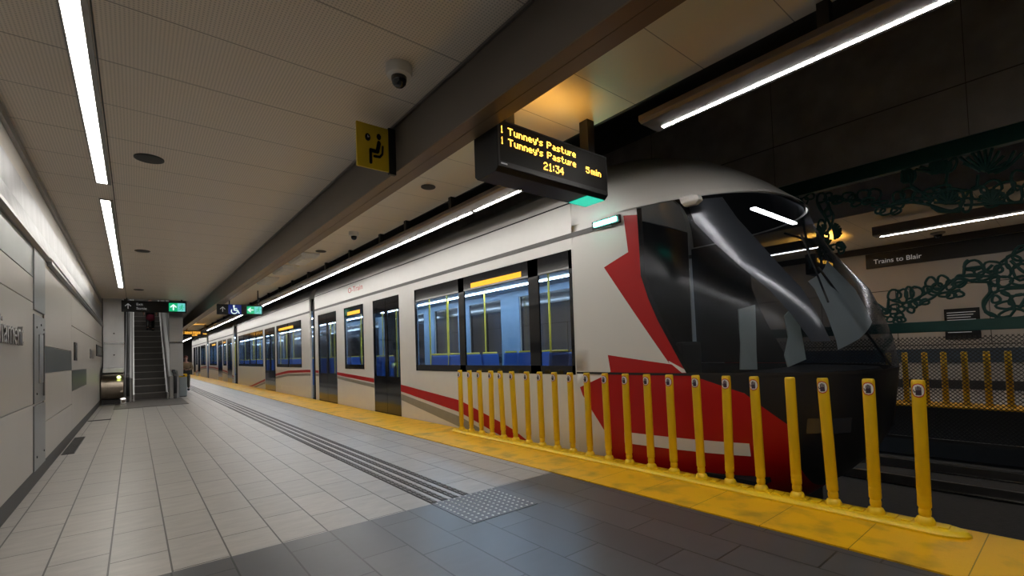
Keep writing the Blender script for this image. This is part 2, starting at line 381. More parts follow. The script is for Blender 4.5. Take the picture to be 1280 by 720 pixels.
LOOPS = [(1.94,1.87,0.05,0.04),(1.86,1.91,0.05,0.04),(1.79,1.84,0.05,0.04),(1.9,1.79,0.05,0.04),(1.82,1.77,0.05,0.05),(1.84,1.98,0.05,0.04),(1.76,1.94,0.04,0.04),(1.7,1.99,0.05,0.04),(1.65,1.92,0.04,0.05),(1.62,1.99,0.05,0.05),(1.56,2.02,0.05,0.04),(1.49,2.02,0.05,0.04),(1.95,1.92,0.05,0.04),(1.77,1.78,0.05,0.04),(1.84,2.16,0.08,0.08),(1.74,2.13,0.06,0.11),(1.66,2.17,0.05,0.09),(1.58,2.16,0.07,0.1),(1.41,2.3,0.06,0.07),(1.28,2.3,0.06,0.08),(1.21,2.23,0.04,0.07),(1.38,2.16,0.07,0.05),(1.2,2.08,0.05,0.04),(1.12,2.09,0.05,0.04),(1.27,2.1,0.06,0.03),(1.34,2.23,0.05,0.05),(1.45,2.2,0.05,0.05),(0.96,2.47,0.09,0.07),(0.98,2.31,0.1,0.04),(0.78,2.43,0.08,0.07),(0.86,2.31,0.07,0.06),(1.1,2.25,0.06,0.06),(0.67,2.35,0.07,0.09),(0.58,2.46,0.07,0.09),(0.5,2.55,0.08,0.1),(0.51,2.32,0.08,0.11),(0.67,2.21,0.07,0.07),(0.77,2.12,0.04,0.05),(0.76,2.23,0.04,0.05),(0.53,2.2,0.08,0.06),(0.57,2.06,0.14,0.05),(0.73,1.9,0.14,0.18),(0.76,1.98,0.04,0.05),(0.68,1.89,0.08,0.05),(0.61,1.77,0.13,0.06),(0.55,1.94,0.09,0.08),(0.9,2.38,0.05,0.05),(0.72,2.38,0.04,0.05),(2.5,3.81,0.08,0.06),(2.36,3.83,0.08,0.07),(2.25,3.7,0.07,0.06),(2.15,3.79,0.09,0.09),(2.01,3.75,0.08,0.11),(1.95,3.6,0.1,0.04),(1.85,3.47,0.11,0.06),(1.73,3.53,0.08,0.06),(1.72,3.65,0.07,0.08),(1.6,3.66,0.09,0.09),(1.5,3.59,0.06,0.08),(1.95,3.5,0.06,0.05),(1.76,3.44,0.06,0.05),(2.3,3.78,0.05,0.07),(2.1,3.69,0.08,0.05),(1.59,3.92,0.08,0.1),(1.17,3.44,0.18,0.15),(1.17,3.47,0.1,0.07),(1.34,3.6,0.09,0.07),(1.23,3.63,0.09,0.05),(1.04,3.49,0.08,0.06),(0.86,3.47,0.08,0.09),(0.73,3.5,0.1,0.09),(0.61,3.45,0.1,0.09),(0.52,3.34,0.07,0.11),(0.72,3.34,0.1,0.11),(0.48,3.53,0.07,0.13),(0.99,3.33,0.06,0.1),(1.25,3.96,0.11,0.1),(1.14,3.95,0.09,0.1),(1.4,3.53,0.06,0.07),(2.55,3.85,0.07,0.04),(3.25,4.0,0.08,0.05),(3.14,3.99,0.06,0.06),(3.04,3.84,0.06,0.09),(2.98,3.93,0.05,0.07),(2.9,3.98,0.07,0.05),(3.01,3.74,0.05,0.04),(2.73,3.91,0.07,0.08),(2.63,3.91,0.05,0.06),(2.54,3.82,0.04,0.05),(2.65,3.63,0.05,0.06),(2.75,3.43,0.06,0.11),(2.73,3.23,0.08,0.09),(2.76,3.01,0.07,0.08),(2.68,3.03,0.05,0.05),(2.5,3.04,0.05,0.06),(2.49,2.96,0.04,0.04)]
LINES = [[(2.1,2.08),(2.03,2.02),(1.93,1.91)],[(1.51,2.02),(1.4,2.07),(1.3,2.17),(1.13,2.32),(0.97,2.25),(0.82,2.22),(0.75,2.15)],[(0.82,2.22),(0.81,2.09),(0.88,1.97),(0.87,1.84),(0.81,1.79),(0.77,1.75),(0.77,1.7)],[(1.19,2.22),(1.12,2.35),(1.06,2.36),(1.04,2.51),(1.0,2.56)],[(0.69,2.47),(0.57,2.56),(0.45,2.62)],[(1.12,2.35),(0.94,2.32),(0.73,2.29)],[(1.46,2.22),(1.33,2.13),(1.1,2.15)],[(1.91,2.1),(1.93,1.91)],[(0.72,2.14),(0.46,2.11)],[(1.87,2.08),(1.69,2.03),(1.43,2.17)],[(1.19,2.25),(1.06,2.26),(1.2,2.16)],[(0.77,2.45),(0.83,2.37),(0.73,2.36),(0.82,2.29)],[(1.04,2.44),(0.87,2.44),(0.98,2.4)],[(0.55,1.84),(0.46,2.03)],[(0.6,2.48),(0.5,2.32),(0.45,2.29)],[(2.63,3.89),(2.52,3.84),(2.3,3.75),(2.05,3.65),(1.85,3.55),(1.61,3.53),(1.39,3.44),(1.18,3.3),(1.01,3.28)],[(1.56,3.82),(1.55,3.73),(1.47,3.64)],[(1.15,3.87),(1.18,3.7),(1.16,3.64)],[(0.85,3.71),(0.87,3.55)],[(1.65,4.03),(1.66,3.94),(1.63,3.83)],[(1.62,4.02),(1.62,3.93),(1.61,3.83)],[(1.59,4.01),(1.59,3.92),(1.59,3.82)],[(1.56,4.0),(1.55,3.91),(1.57,3.82)],[(1.52,3.99),(1.51,3.89),(1.55,3.81)],[(1.33,4.06),(1.33,3.98),(1.32,3.88)],[(1.31,4.05),(1.31,3.98),(1.31,3.87)],[(1.29,4.04),(1.29,3.97),(1.29,3.87)],[(1.27,4.04),(1.26,3.96),(1.28,3.86)],[(1.25,4.03),(1.24,3.96),(1.26,3.86)],[(1.23,4.02),(1.22,3.95),(1.25,3.86)],[(1.21,4.02),(1.2,3.94),(1.23,3.85)],[(1.19,4.01),(1.18,3.94),(1.22,3.85)],[(1.17,4.01),(1.16,3.93),(1.2,3.84)],[(1.15,4.0),(1.14,3.92),(1.19,3.84)],[(1.13,3.99),(1.12,3.91),(1.17,3.83)],[(0.77,3.73),(0.66,3.76),(0.57,3.8)],[(0.77,3.73),(0.68,3.81),(0.6,3.89)],[(0.77,3.73),(0.7,3.85),(0.64,3.97)],[(0.77,3.73),(0.74,3.88),(0.7,4.03)],[(0.77,3.73),(0.77,3.9),(0.77,4.06)],[(0.77,3.73),(0.81,3.9),(0.84,4.07)],[(0.77,3.73),(0.84,3.89),(0.9,4.04)],[(0.77,3.73),(0.87,3.86),(0.95,3.99)],[(0.77,3.73),(0.89,3.83),(0.99,3.92)],[(0.74,3.29),(0.67,3.29),(0.61,3.29)],[(0.74,3.29),(0.67,3.32),(0.62,3.36)],[(0.74,3.29),(0.69,3.35),(0.65,3.41)],[(0.74,3.29),(0.71,3.38),(0.68,3.46)],[(0.74,3.29),(0.73,3.39),(0.73,3.48)],[(0.74,3.29),(0.76,3.39),(0.77,3.48)],[(0.74,3.29),(0.78,3.38),(0.82,3.46)],[(0.74,3.29),(0.8,3.36),(0.85,3.42)],[(0.74,3.29),(0.81,3.33),(0.87,3.36)],[(1.17,3.4),(1.09,3.38),(1.03,3.38)],[(1.17,3.4),(1.1,3.42),(1.04,3.45)],[(1.17,3.4),(1.12,3.46),(1.07,3.52)],[(1.17,3.4),(1.14,3.48),(1.11,3.57)],[(1.17,3.4),(1.17,3.5),(1.16,3.6)],[(1.17,3.4),(1.2,3.5),(1.22,3.6)],[(1.17,3.4),(1.22,3.49),(1.27,3.57)],[(1.17,3.4),(1.24,3.46),(1.3,3.52)],[(1.17,3.4),(1.25,3.43),(1.32,3.45)],[(1.02,4.02),(0.94,3.89),(0.83,3.75)],[(0.5,3.92),(0.6,3.74),(0.76,3.71)],[(0.43,3.87),(0.57,3.73),(0.7,3.68)],[(1.01,3.33),(0.45,3.22)],[(1.75,3.54),(1.56,3.58),(1.32,3.48)],[(1.55,3.76),(1.38,3.59),(1.16,3.61),(0.96,3.52),(0.84,3.54)],[(1.34,3.4),(1.26,3.3),(1.05,3.25)],[(1.45,4.02),(1.32,3.95),(1.15,3.98),(1.06,4.04)],[(1.5,4.0),(1.36,3.92),(1.19,3.87)],[(3.3,4.09),(3.16,3.93),(3.13,3.77),(3.03,3.63),(3.01,3.41),(2.98,3.21),(2.96,2.97),(2.95,2.74)],[(3.03,4.0),(3.11,3.86),(3.05,3.67)],[(2.79,3.97),(2.79,3.81),(2.71,3.61),(2.65,3.5),(2.63,3.36),(2.76,3.26),(2.79,3.02),(2.78,2.79)],[(2.64,3.81),(2.61,3.67),(2.57,3.55),(2.63,3.38),(2.7,3.26)],[(2.7,3.89),(2.64,3.76),(2.71,3.64),(2.65,3.5)],[(3.33,3.44),(3.01,3.27),(2.8,3.23)],[(2.8,3.89),(2.74,3.71),(2.68,3.56),(2.73,3.34),(2.75,3.09),(2.7,2.89)],[(2.58,3.31),(2.57,3.24),(2.57,3.17)],[(2.58,3.31),(2.55,3.25),(2.53,3.18)],[(2.58,3.31),(2.53,3.26),(2.5,3.2)],[(2.58,3.31),(2.52,3.28),(2.47,3.24)],[(2.58,3.31),(2.52,3.3),(2.47,3.29)],[(2.58,3.31),(2.52,3.32),(2.47,3.33)],[(2.58,3.31),(2.53,3.35),(2.49,3.38)],[(2.58,3.31),(2.55,3.36),(2.52,3.42)],[(2.58,3.31),(2.57,3.38),(2.55,3.44)],[(2.58,3.31),(2.59,3.38),(2.6,3.45)],[(2.5,3.04),(2.46,3.01),(2.44,2.98)],[(2.5,3.04),(2.46,3.02),(2.42,3.01)],[(2.5,3.04),(2.46,3.04),(2.43,3.05)],[(2.5,3.04),(2.47,3.06),(2.45,3.09)],[(2.5,3.04),(2.49,3.08),(2.47,3.12)],[(2.5,3.04),(2.5,3.08),(2.51,3.13)],[(2.5,3.04),(2.52,3.08),(2.54,3.12)],[(2.5,3.04),(2.54,3.07),(2.57,3.09)],[(2.71,3.08),(2.67,3.0),(2.65,2.93)],[(2.71,3.08),(2.64,3.03),(2.59,3.0)],[(2.71,3.08),(2.64,3.08),(2.58,3.09)],[(2.71,3.08),(2.66,3.13),(2.62,3.18)],[(2.71,3.08),(2.7,3.15),(2.7,3.23)],[(2.71,3.08),(2.75,3.14),(2.78,3.21)],[(2.71,3.08),(2.77,3.11),(2.83,3.14)],[(2.71,3.08),(2.77,3.06),(2.83,3.04)],[(2.71,3.08),(2.74,3.02),(2.78,2.96)],[(2.73,3.33),(2.73,3.39),(2.74,3.46)],[(2.73,3.33),(2.76,3.39),(2.79,3.45)],[(2.73,3.33),(2.78,3.37),(2.83,3.41)],[(2.73,3.33),(2.79,3.34),(2.84,3.35)],[(2.73,3.33),(2.78,3.31),(2.83,3.29)],[(2.73,3.33),(2.77,3.28),(2.8,3.23)],[(2.73,3.33),(2.74,3.26),(2.75,3.2)]]
# ================================================================== THE SETTING
YN, YF = -4.0, 80.0
struct('floor', bx(-1.0, 3.95, 4.19, YF, -.3, 0), K['tile'], label='pale beige tiled platform floor', cat='floor')
struct('floor_dark', bx(-1.0, 3.95, YN, 4.19, -.3, 0), K['dtile'], label='dark slate tiled floor at the near platform end', cat='floor')
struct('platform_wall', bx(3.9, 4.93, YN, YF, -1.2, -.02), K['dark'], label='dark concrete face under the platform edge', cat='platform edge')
# yellow tactile strip with domes
mb = bx(3.95, 4.97, YN, YF, -.018, .012)
m, nt, b = nodes_of('yellow_tactile_strip'); N, L = nt.nodes, nt.links
b.inputs['Roughness'].default_value = .45
tc = N.new('ShaderNodeTexCoord'); sp = N.new('ShaderNodeSeparateXYZ'); L.new(tc.outputs['Object'], sp.inputs[0])
def _m(op, a, bb):
    n = N.new('ShaderNodeMath'); n.operation = op
    for i, v in enumerate((a, bb)):
        if isinstance(v, (int, float)): n.inputs[i].default_value = v
        else: L.new(v, n.inputs[i])
    return n.outputs[0]
u = _m('SUBTRACT', _m('FLOORED_MODULO', sp.outputs['X'], .06), .03); v = _m('SUBTRACT', _m('FLOORED_MODULO', _m('ADD', sp.outputs['Y'], 20.), .06), .03)
d2 = _m('ADD', _m('MULTIPLY', u, u), _m('MULTIPLY', v, v)); dome = _m('LESS_THAN', d2, .00022)
seam = _m('LESS_THAN', _m('FLOORED_MODULO', _m('ADD', sp.outputs['Y'], 19.6), .61), .006)
bp = N.new('ShaderNodeBump'); bp.inputs['Distance'].default_value = .004; bp.inputs['Strength'].default_value = .8; L.new(_m('SUBTRACT', dome, seam), bp.inputs['Height']); L.new(bp.outputs[0], b.inputs['Normal'])
nz = N.new('ShaderNodeTexNoise'); nz.inputs['Scale'].default_value = 3; nz.inputs['Detail'].default_value = 8; L.new(tc.outputs['Object'], nz.inputs['Vector'])
cr = N.new('ShaderNodeValToRGB'); cr.color_ramp.elements[0].position = .25; cr.color_ramp.elements[0].color = (.42, .25, .02, 1); cr.color_ramp.elements[1].position = .5; cr.color_ramp.elements[1].color = (.84, .45, .004, 1)
L.new(nz.outputs['Fac'], cr.inputs[0])
mx = N.new('ShaderNodeMix'); mx.data_type = 'RGBA'; L.new(_m('MULTIPLY', seam, .7), mx.inputs[0]); L.new(cr.outputs[0], mx.inputs[6]); mx.inputs[7].default_value = (.12, .07, .01, 1); L.new(mx.outputs[2], b.inputs['Base Color'])
tag(mb.build('tactile_edge_strip', m), 'long yellow tactile warning strip along the near platform edge', 'warning strip')

# ceilings and beam
struct('ceiling', bx(-1.4, 2.23, YN, 23.4, 4.0, 4.08), K['ceil'], label='perforated metal ceiling over the platform walkway', cat='ceiling')
struct('ceiling_2', bx(1.75, 2.23, 23.4, YF, 4.0, 4.08), K['ceil'], label='ceiling strip beside the escalator', cat='ceiling')
struct('ceiling_3', bx(2.49, 4.03, YN, YF, 4.0, 4.08), K['ceil2'], label='smooth pale ceiling panels beside the track', cat='ceiling')
struct('ceiling_trim', bx(2.205, 2.228, YN, YF, 3.975, 4.0), K['steel_dark'], label='thin metal edge between ceiling and beam', cat='trim')
t = thing('ceiling_beam', (2.36, 4, 3.49), 'long taupe boxed ceiling beam running down the platform', 'beam'); t['kind'] = 'structure'
bx(2.23, 2.49, YN, YF, 3.5, 4.3).build('casing', K['beam'], t)
bx(2.232, 2.352, YN, YF, 3.488, 3.5).build('soffit_panel', K['beam_bot'], t)
bx(2.358, 2.488, YN, YF, 3.488, 3.5).build('soffit_panel', K['beam_bot'], t)
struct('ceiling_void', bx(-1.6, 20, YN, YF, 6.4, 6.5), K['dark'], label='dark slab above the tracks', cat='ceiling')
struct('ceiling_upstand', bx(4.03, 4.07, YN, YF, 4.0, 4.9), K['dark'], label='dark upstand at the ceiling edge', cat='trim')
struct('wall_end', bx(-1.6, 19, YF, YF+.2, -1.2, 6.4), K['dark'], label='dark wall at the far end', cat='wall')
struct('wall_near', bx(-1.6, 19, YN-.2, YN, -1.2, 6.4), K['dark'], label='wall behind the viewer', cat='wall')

# track trench
struct('ground_trackbed', bx(4.9, 13.5, YN, YF, -1.4, -1.1), K['pit'], label='dark track bed', cat='ground')
for i, (x, lab) in enumerate(((5.9, 'first rail from the near platform'), (7.3, 'second rail from the near platform'), (10.6, 'third rail from the near platform'), (12.0, 'fourth rail from the near platform'))):
    mb = bx(x-.07, x+.07, YN, YF, -1.1, -1.085); mb.box(x-.012, x+.012, YN, YF, -1.085, -.98); mb.box(x-.035, x+.035, YN, YF, -.98, -.94)
    tag(mb.build('rail', K['steel_dark']), 'steel '+lab, 'rail', 'running rails')
# overhead bulkhead between the tracks
mb = bx(8.95, 9.35, YN, YF, 4.26, 6.4)
struct('wall_bulkhead', mb, K['conc'], label='dark concrete bulkhead hanging between the tracks', cat='wall')
mb = MB(); mb.box(8.944, 8.95, YN, YF, 4.985, 5.0)
for y in (-1.6, .9, 3.4, 5.9): mb.box(8.946, 8.95, y, y+.008, 4.26, 6.2)
struct('bulkhead_trim', mb, K['joint'], label='joint lines of the bulkhead', cat='trim')
# far platform
struct('floor_far', bx(14.3, 18.3, YN, YF, -.3, 0), mat('grey_far_floor', (.33, .32, .30), .4), label='grey floor of the far platform', cat='floor')
struct('platform_wall_far', bx(13.45, 14.3, YN, YF, -1.2, -.02), K['dark'], label='dark face under the far platform edge', cat='platform edge')
tag(bx(13.4, 14.3, YN, YF, -.02, .012).build('tactile_edge_strip', m), 'yellow tactile strip along the far platform edge behind mesh', 'warning strip')
struct('ceiling_far', bx(12.94, 18.3, YN, YF, 4.4, 4.5), K['ceil2'], label='pale ceiling of the far platform', cat='ceiling')
struct('ceiling_far_upstand', bx(12.9, 12.94, YN, YF, 4.36, 6.4), K['conc'], label='dark edge wall above the far ceiling', cat='trim')
struct('wall_far', bx(18.2, 18.4, YN, YF, -.3, 4.4), K['white_panel'], label='pale panelled wall of the far platform', cat='wall')
mb = MB()
for z in (1.25, 2.96): mb.box(18.185, 18.2, YN, YF, z, z+.02)
for y in range(-4, 24, 2): mb.box(18.187, 18.2, y-.35, y-.335, 1.25, 2.96)
mb.box(18.15, 18.2, YN, YF, 4.2, 4.4)
struct('trim_far', mb, K['base'], label='dark panel joints on the far wall', cat='trim')
struct('trim_far_band', bx(18.16, 18.2, YN, YF, .75, 1.15), mat('slate_blue_band', (.05, .075, .105), .4), label='slate blue band low on the far wall', cat='trim')
struct('baseboard_far', bx(18.17, 18.2, YN, YF, 0, .25), K['base'], label='dark skirting of the far wall', cat='trim')

# left wall ------------------------------------------------------------
XW = -.98
struct('wall_left', bx(-1.5, -1.0, YN, 34, -.3, 6.4), K['white_panel'], label='left wall behind the panels', cat='wall')
struct('baseboard_left', bx(-1.0, XW-.006, YN, 23, 0, .19), K['base'], label='dark skirting along the left wall', cat='baseboard')
def wall_panel(y0, y1, z0, z1, label, m='white_panel', name='wall_panel', g='white wall panels', dx=0.):
    o = bx(-.999, XW+dx, y0+.006, y1-.006, z0+.006, z1-.006).build(name, K[m], None, .003)
    return tag(o, label, 'wall panel', g)
# bay beside the viewer, left of the steel service panel
for y0, y1, w_ in ((-4., 0., 'behind the viewer'), (0., 8.27, 'left of the steel service panel')):
    wall_panel(y0, y1, .19, 1.03, f'lowest wide white wall panel, {w_}')
    wall_panel(y0, y1, 1.03, 2.30, f'tall middle white wall panel, {w_}')
    wall_panel(y0, y1, 2.30, 2.62, f'narrow upper white wall panel, {w_}')
    wall_panel(y0, y1, 2.62, 3.0, f'frosted grey glass band on top of white wall, {w_}', 'frost', 'glass_panel', 'glass wall panels')
# steel service panel
t = thing('service_panel', (-.98, 8.73, .19), 'tall brushed steel service panel in three sections on the left wall', 'service panel')
for z0, z1 in ((.19, 1.0), (1.03, 2.16), (2.22, 3.0)): bx(-.999, XW+.012, 8.28, 9.19, z0, z1).build('cover', K['steel_panel'], t, .004)
bx(XW+.012, XW+.02, 8.62, 8.95, 1.28, 1.92).build('hatch', K['steel'], t, .004)
bx(XW+.012, XW+.03, 8.98, 9.02, 1.1, 1.95).build('handle', K['steel_dark'], t, .004)
for y, z in ((8.45, 2.0), (9.05, 2.0), (8.45, 1.15), (8.8, 2.05), (9.1, 1.9), (8.45, .35), (9.05, .35)): MB().lathe((XW+.012, y, z), [(.014, 0), (.014, .006), (.006, .008)], 10, 'X').build('screw', K['black'], t)
# bay right of the service panel
wall_panel(12.85, 24.1, 2.3, 3.0, 'long top white wall panel above the small dark wall plates')
wall_panel(9.2, 12.85, 1.78, 3.0, 'tall white wall panel above the left grey green glass panel')
wall_panel(9.2, 12.85, 1.40, 1.78, 'left grey green glass panel set in the white wall', 'teal_glass', 'glass_panel', 'glass wall panels', .003)
wall_panel(12.85, 24.1, 1.40, 2.3, 'white wall panel carrying small dark plates before the escalator')
wall_panel(9.2, 12.9, .72, 1.40, 'white wall panel under the left grey green panel')
wall_panel(12.9, 16.6, .98, 1.40, 'right lower grey green glass panel set in the white wall', 'teal_glass', 'glass_panel', 'glass wall panels', .003)
wall_panel(9.2, 12.9, .19, .72, 'lowest white wall panel right of the steel service panel')
wall_panel(12.9, 16.6, .19, .98, 'white wall panel under the right grey green panel')
wall_panel(16.6, 22.6, .19, 1.40, 'white wall panel just left of the escalator drum')
def plate(y0, y1, z0, z1, label, name='wall_plate', m='blackm', cat='wall plate'):
    tt = thing(name, (XW, (y0+y1)/2, z0), label, cat)
    bx(XW, XW+.02, y0, y1, z0, z1).build('plate', K[m], tt, .003)
    bx(XW+.02, XW+.026, y0+(y1-y0)*.15, y1-(y1-y0)*.15, z0+(z1-z0)*.15, z1-(z1-z0)*.15).build('face', K['teal_glass'] if m == 'blackm' else K['steel_dark'], tt)
plate(13.3, 13.8, 1.6, 1.98, 'slim dark plate on the wall above the right grey green panel')
plate(17.8, 19.3, 1.68, 1.94, 'small brown plate on the white wall near the escalator', m='steel_dark')
plate(20.6, 23.9, 1.78, 2.16, 'wide dark display plate on the wall next to the escalator', 'wall_display')
# ledge with dark reveal, bright upper cladding, cornice
mb = MB(); mb.prism([(-1.0, YN, 3.0), (XW+.02, YN, 3.0), (XW+.05, YN, 3.035), (XW+.05, YN, 3.075), (-1.0, YN, 3.075)], (0, 9.36-YN, 0))
struct('trim_ledge', mb, K['steel_dark'], label='metal ledge over the white wall panels', cat='ledge')
mb = MB(); mb.prism([(-1.0, 9.5, 2.96), (XW+.02, 9.5, 2.96), (XW+.05, 9.5, 2.99), (XW+.05, 9.5, 3.03), (-1.0, 9.5, 3.03)], (0, 24.1-9.5, 0))
struct('trim_ledge_2', mb, K['steel_dark'], label='lower metal ledge further along the wall', cat='ledge')
mb = MB(); mb.prism([(XW-.03, YN, 3.0), (XW+.045, YN, 3.075), (XW-.005, YN, 3.32), (XW-.03, YN, 3.9), (-1.1, YN, 3.9)], (0, 24.1-YN, 0))
struct('wall_left_upper', mb, K['steel_up'], label='polished metal cladding under the ceiling on the left', cat='wall cladding')
struct('trim_cornice', bx(-1.0, XW+.02, YN, 24.1, 3.9, 4.0), K['steel_dark'], label='cornice between the left wall and the ceiling', cat='trim')

# escalator well enclosure
struct('wall_well_back', bx(-1.0, 1.9, 40, 40.2, 0, 6.4), K['dark'], label='back of the escalator well', cat='wall')
struct('wall_well_right', bx(1.44, 1.60, 25.0, 40, 0, 6.4), K['steel_dark'], label='right side of the escalator well', cat='wall')
struct('wall_well_left', bx(-1.0, -.9, 25, 40, 0, 6.4), K['dark'], label='left side of the escalator well', cat='wall')

# ================================================================== LIGHTS OF THE ROOM, AND ONE ADDED IN THE ESCALATOR WELL
def ceiling_strip(y0, y1, label, joints):
    t = thing('strip_light', (-.33, (y0+y1)/2, 4.0), label, 'ceiling light', 'strip lights along the left of the ceiling')
    mb = bx(-.40, -.385, y0-.03, y1+.03, 3.985, 4.0); mb.box(-.275, -.235, y0-.03, y1+.03, 3.985, 4.0); mb.box(-.385, -.275, y0-.03, y0, 3.985, 4.0); mb.box(-.385, -.275, y1, y1+.03, 3.985, 4.0)
    mb.build('frame', K['steel_dark'], t)
    ys = [y0]+joints+[y1]
    for a, b_ in zip(ys[:-1], ys[1:]): bx(-.383, -.278, a+.008, b_-.008, 3.989, 3.999).build('diffuser', K['strip'], t)
ceiling_strip(-3.4, 8.43, 'near white strip light recessed in the left of the ceiling', [1.2, 5.95-1.2, 6.45])
ceiling_strip(9.3, 19.85, 'far white strip light recessed in the ceiling before the escalator', [12.8, 16.4])
struct('ceiling_seam', bx(-.225, -.215, YN, 23.4, 3.995, 4.0), K['base'], label='dark seam beside the strip lights', cat='trim')

tw = thing('strip_light', (.5, 31, 6.35), 'added unseen light high in the escalator well', 'ceiling light')  # added out of view to brighten the escalator steps
bx(.44, .56, 25.5, 38, 6.33, 6.36).build('frame', K['steel_dark'], tw); bx(.45, .55, 25.6, 37.9, 6.32, 6.33).build('diffuser', K['strip'], tw)  # frame and diffuser of the added unseen light
def fixture(name, y0, y1, cuts, label, x=3.93, z=3.73, w_=.36, h=.075, hang=(), ztop=4.0, group='linear lights beside the tracks', mirror=1):
    t = thing(name, (x+w_/2*mirror, (y0+y1)/2, z), label, 'light fixture', group)
    prof = [(0, h), (0, .02), (.04, 0), (w_-.02, 0), (w_, .02), (w_, h)]
    mb = MB(); mb.prism([(x+mirror*a, y0, z+b_) for a, b_ in prof], (0, y1-y0, 0)); mb.build('housing', K['fix'], t, .006)
    ys = [y0+.09]+cuts+[y1-.05]
    for a, b_ in zip(ys[:-1], ys[1:]):
        lo, hi = sorted((x+mirror*(w_-.105), x+mirror*(w_-.07)))
        bx(lo, hi, a+.05, b_-.05, z-.004, z+.004).build('tube', K['tube'], t)
    for y in hang: bx(x+mirror*.02, x+mirror*.10, y-.04, y+.04, z+h-.01, ztop+.02).build('hanger', K['blackm'], t)
    return t
fixture('linear_light', -3.9, 2.73, [-1.0], 'near linear light with a brown end, over the platform edge at top right', hang=(-2, 1.12))
fixture('linear_light', 3.7, 78., [6.07, 9.66, 13.84, 18.2, 23, 29, 36, 45, 55, 66], 'long line of linear lights over the platform edge above the train', hang=(4.6, 6.35, 7.95, 9.12, 10.88, 12.66, 14.28, 16.07, 17.8, 19.55, 21.3, 23.1, 25, 27, 29, 31, 33.5, 36, 39))
fixture('linear_light', -3.9, 3.2, [.2], 'linear light over the far platform edge seen through the green lattice', x=14.0, z=4.0, w_=.36, h=.22, hang=(-2, 1.2), ztop=4.4, mirror=1)
fixture('linear_light', 4.2, 40., [8, 12, 16, 20, 24, 28, 32], 'long far platform light line mostly hidden behind the train', x=14.0, z=4.0, w_=.36, h=.22, hang=(6, 12), ztop=4.4)
# track-side deck above the fixture
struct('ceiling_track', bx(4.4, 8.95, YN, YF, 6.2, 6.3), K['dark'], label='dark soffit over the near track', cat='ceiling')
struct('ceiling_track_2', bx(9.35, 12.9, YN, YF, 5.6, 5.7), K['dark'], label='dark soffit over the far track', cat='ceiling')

# ================================================================== CEILING ITEMS
def speaker(x, y, label, r=.085):
    t = thing('ceiling_speaker', (x, y, 4.0), label, 'ceiling speaker', 'round dark speakers in the ceiling')
    MB().lathe((x, y, 3.985), [(r*1.08, .015), (r*1.08, .004), (r, 0)], 32).build('rim', K['blackm'], t)
    MB().lathe((x, y, 3.983), [(r*.94, .003), (r*.9, 0), (.01, -.004)], 32).build('grille', K['rubber'], t)
speaker(.155, 7.13, 'largest round dark speaker in the ceiling beside the near strip light', .14)
speaker(.155, 13.18, 'second round dark ceiling speaker, beside the far strip light', .13)
speaker(.13, 20.26, 'small round dark ceiling speaker just before the escalator sign', .13)
speaker(3.44, 6.12, 'round dark speaker in the ceiling over the train side, left of the display', .10)
speaker(3.44, 11.3, 'round dark ceiling speaker between the dome camera and white boxes', .11)
speaker(3.43, 17.2, 'farthest round dark speaker in the right ceiling past the white boxes', .13)
def dome(x, y, label, s=1.):
    t = thing('dome_camera', (x, y, 4.0), label, 'security camera', 'dome cameras on the ceiling')
    MB().lathe((x, y, 4.0), [(.098*s, 0), (.098*s, -.05*s), (.09*s, -.075*s), (.06*s, -.085*s)], 40).build('housing', K['white'], t, smooth=True)
    MB().lathe((x, y, 4.0-.085*s), [(.058*s, .01), (.058*s, -.02*s), (.05*s, -.05*s), (.03*s, -.07*s), (.004, -.077*s)], 32).build('dome', K['black_gloss'], t, smooth=True)
    bx(x-.05*s, x-.035*s, y-.078*s, y-.07*s, 4.0-.06*s, 4.0-.045*s).build('screw', K['blackm'], t)
K['black_gloss'] = mat('smoked_dome', (.006, .007, .01), .06, coat=.5)
dome(1.80, 3.66, 'large white dome camera on the perforated ceiling near the beam', 1.15)
dome(3.46, 9.23, 'small white dome camera on the ceiling above the train', 1.0)
# white boxes standing in for light reflected on metal under the right-hand ceiling
for i, (y, lb) in enumerate(((12.2, 'nearest of three white boxes standing in for right ceiling reflections'), (14.0, 'middle of three white boxes standing in for right ceiling reflections'), (16.2, 'farthest of three white boxes standing in for right ceiling reflections'))):
    t = thing('ceiling_glint', (3.28, y, 4.0), lb, 'ceiling reflection', 'white boxes standing in for ceiling reflections')
    mb = MB(); mb.loft([[(3.28+sx*.22*k, y+sy*.62*k2, z) for sx, sy in ((-1, -1), (1, -1), (1, 1), (-1, 1))] for k, k2, z in ((1.0, 1.0, 4.0), (1.0, 1.0, 3.97), (.8, .88, 3.90), (.62, .75, 3.88))], caps=True)
    mb.build('shell', K['white'], t, .01)
    bx(3.16, 3.40, y-.36, y+.36, 3.872, 3.882).build('lens', K['white'], t)  # lower face of the reflection stand-in

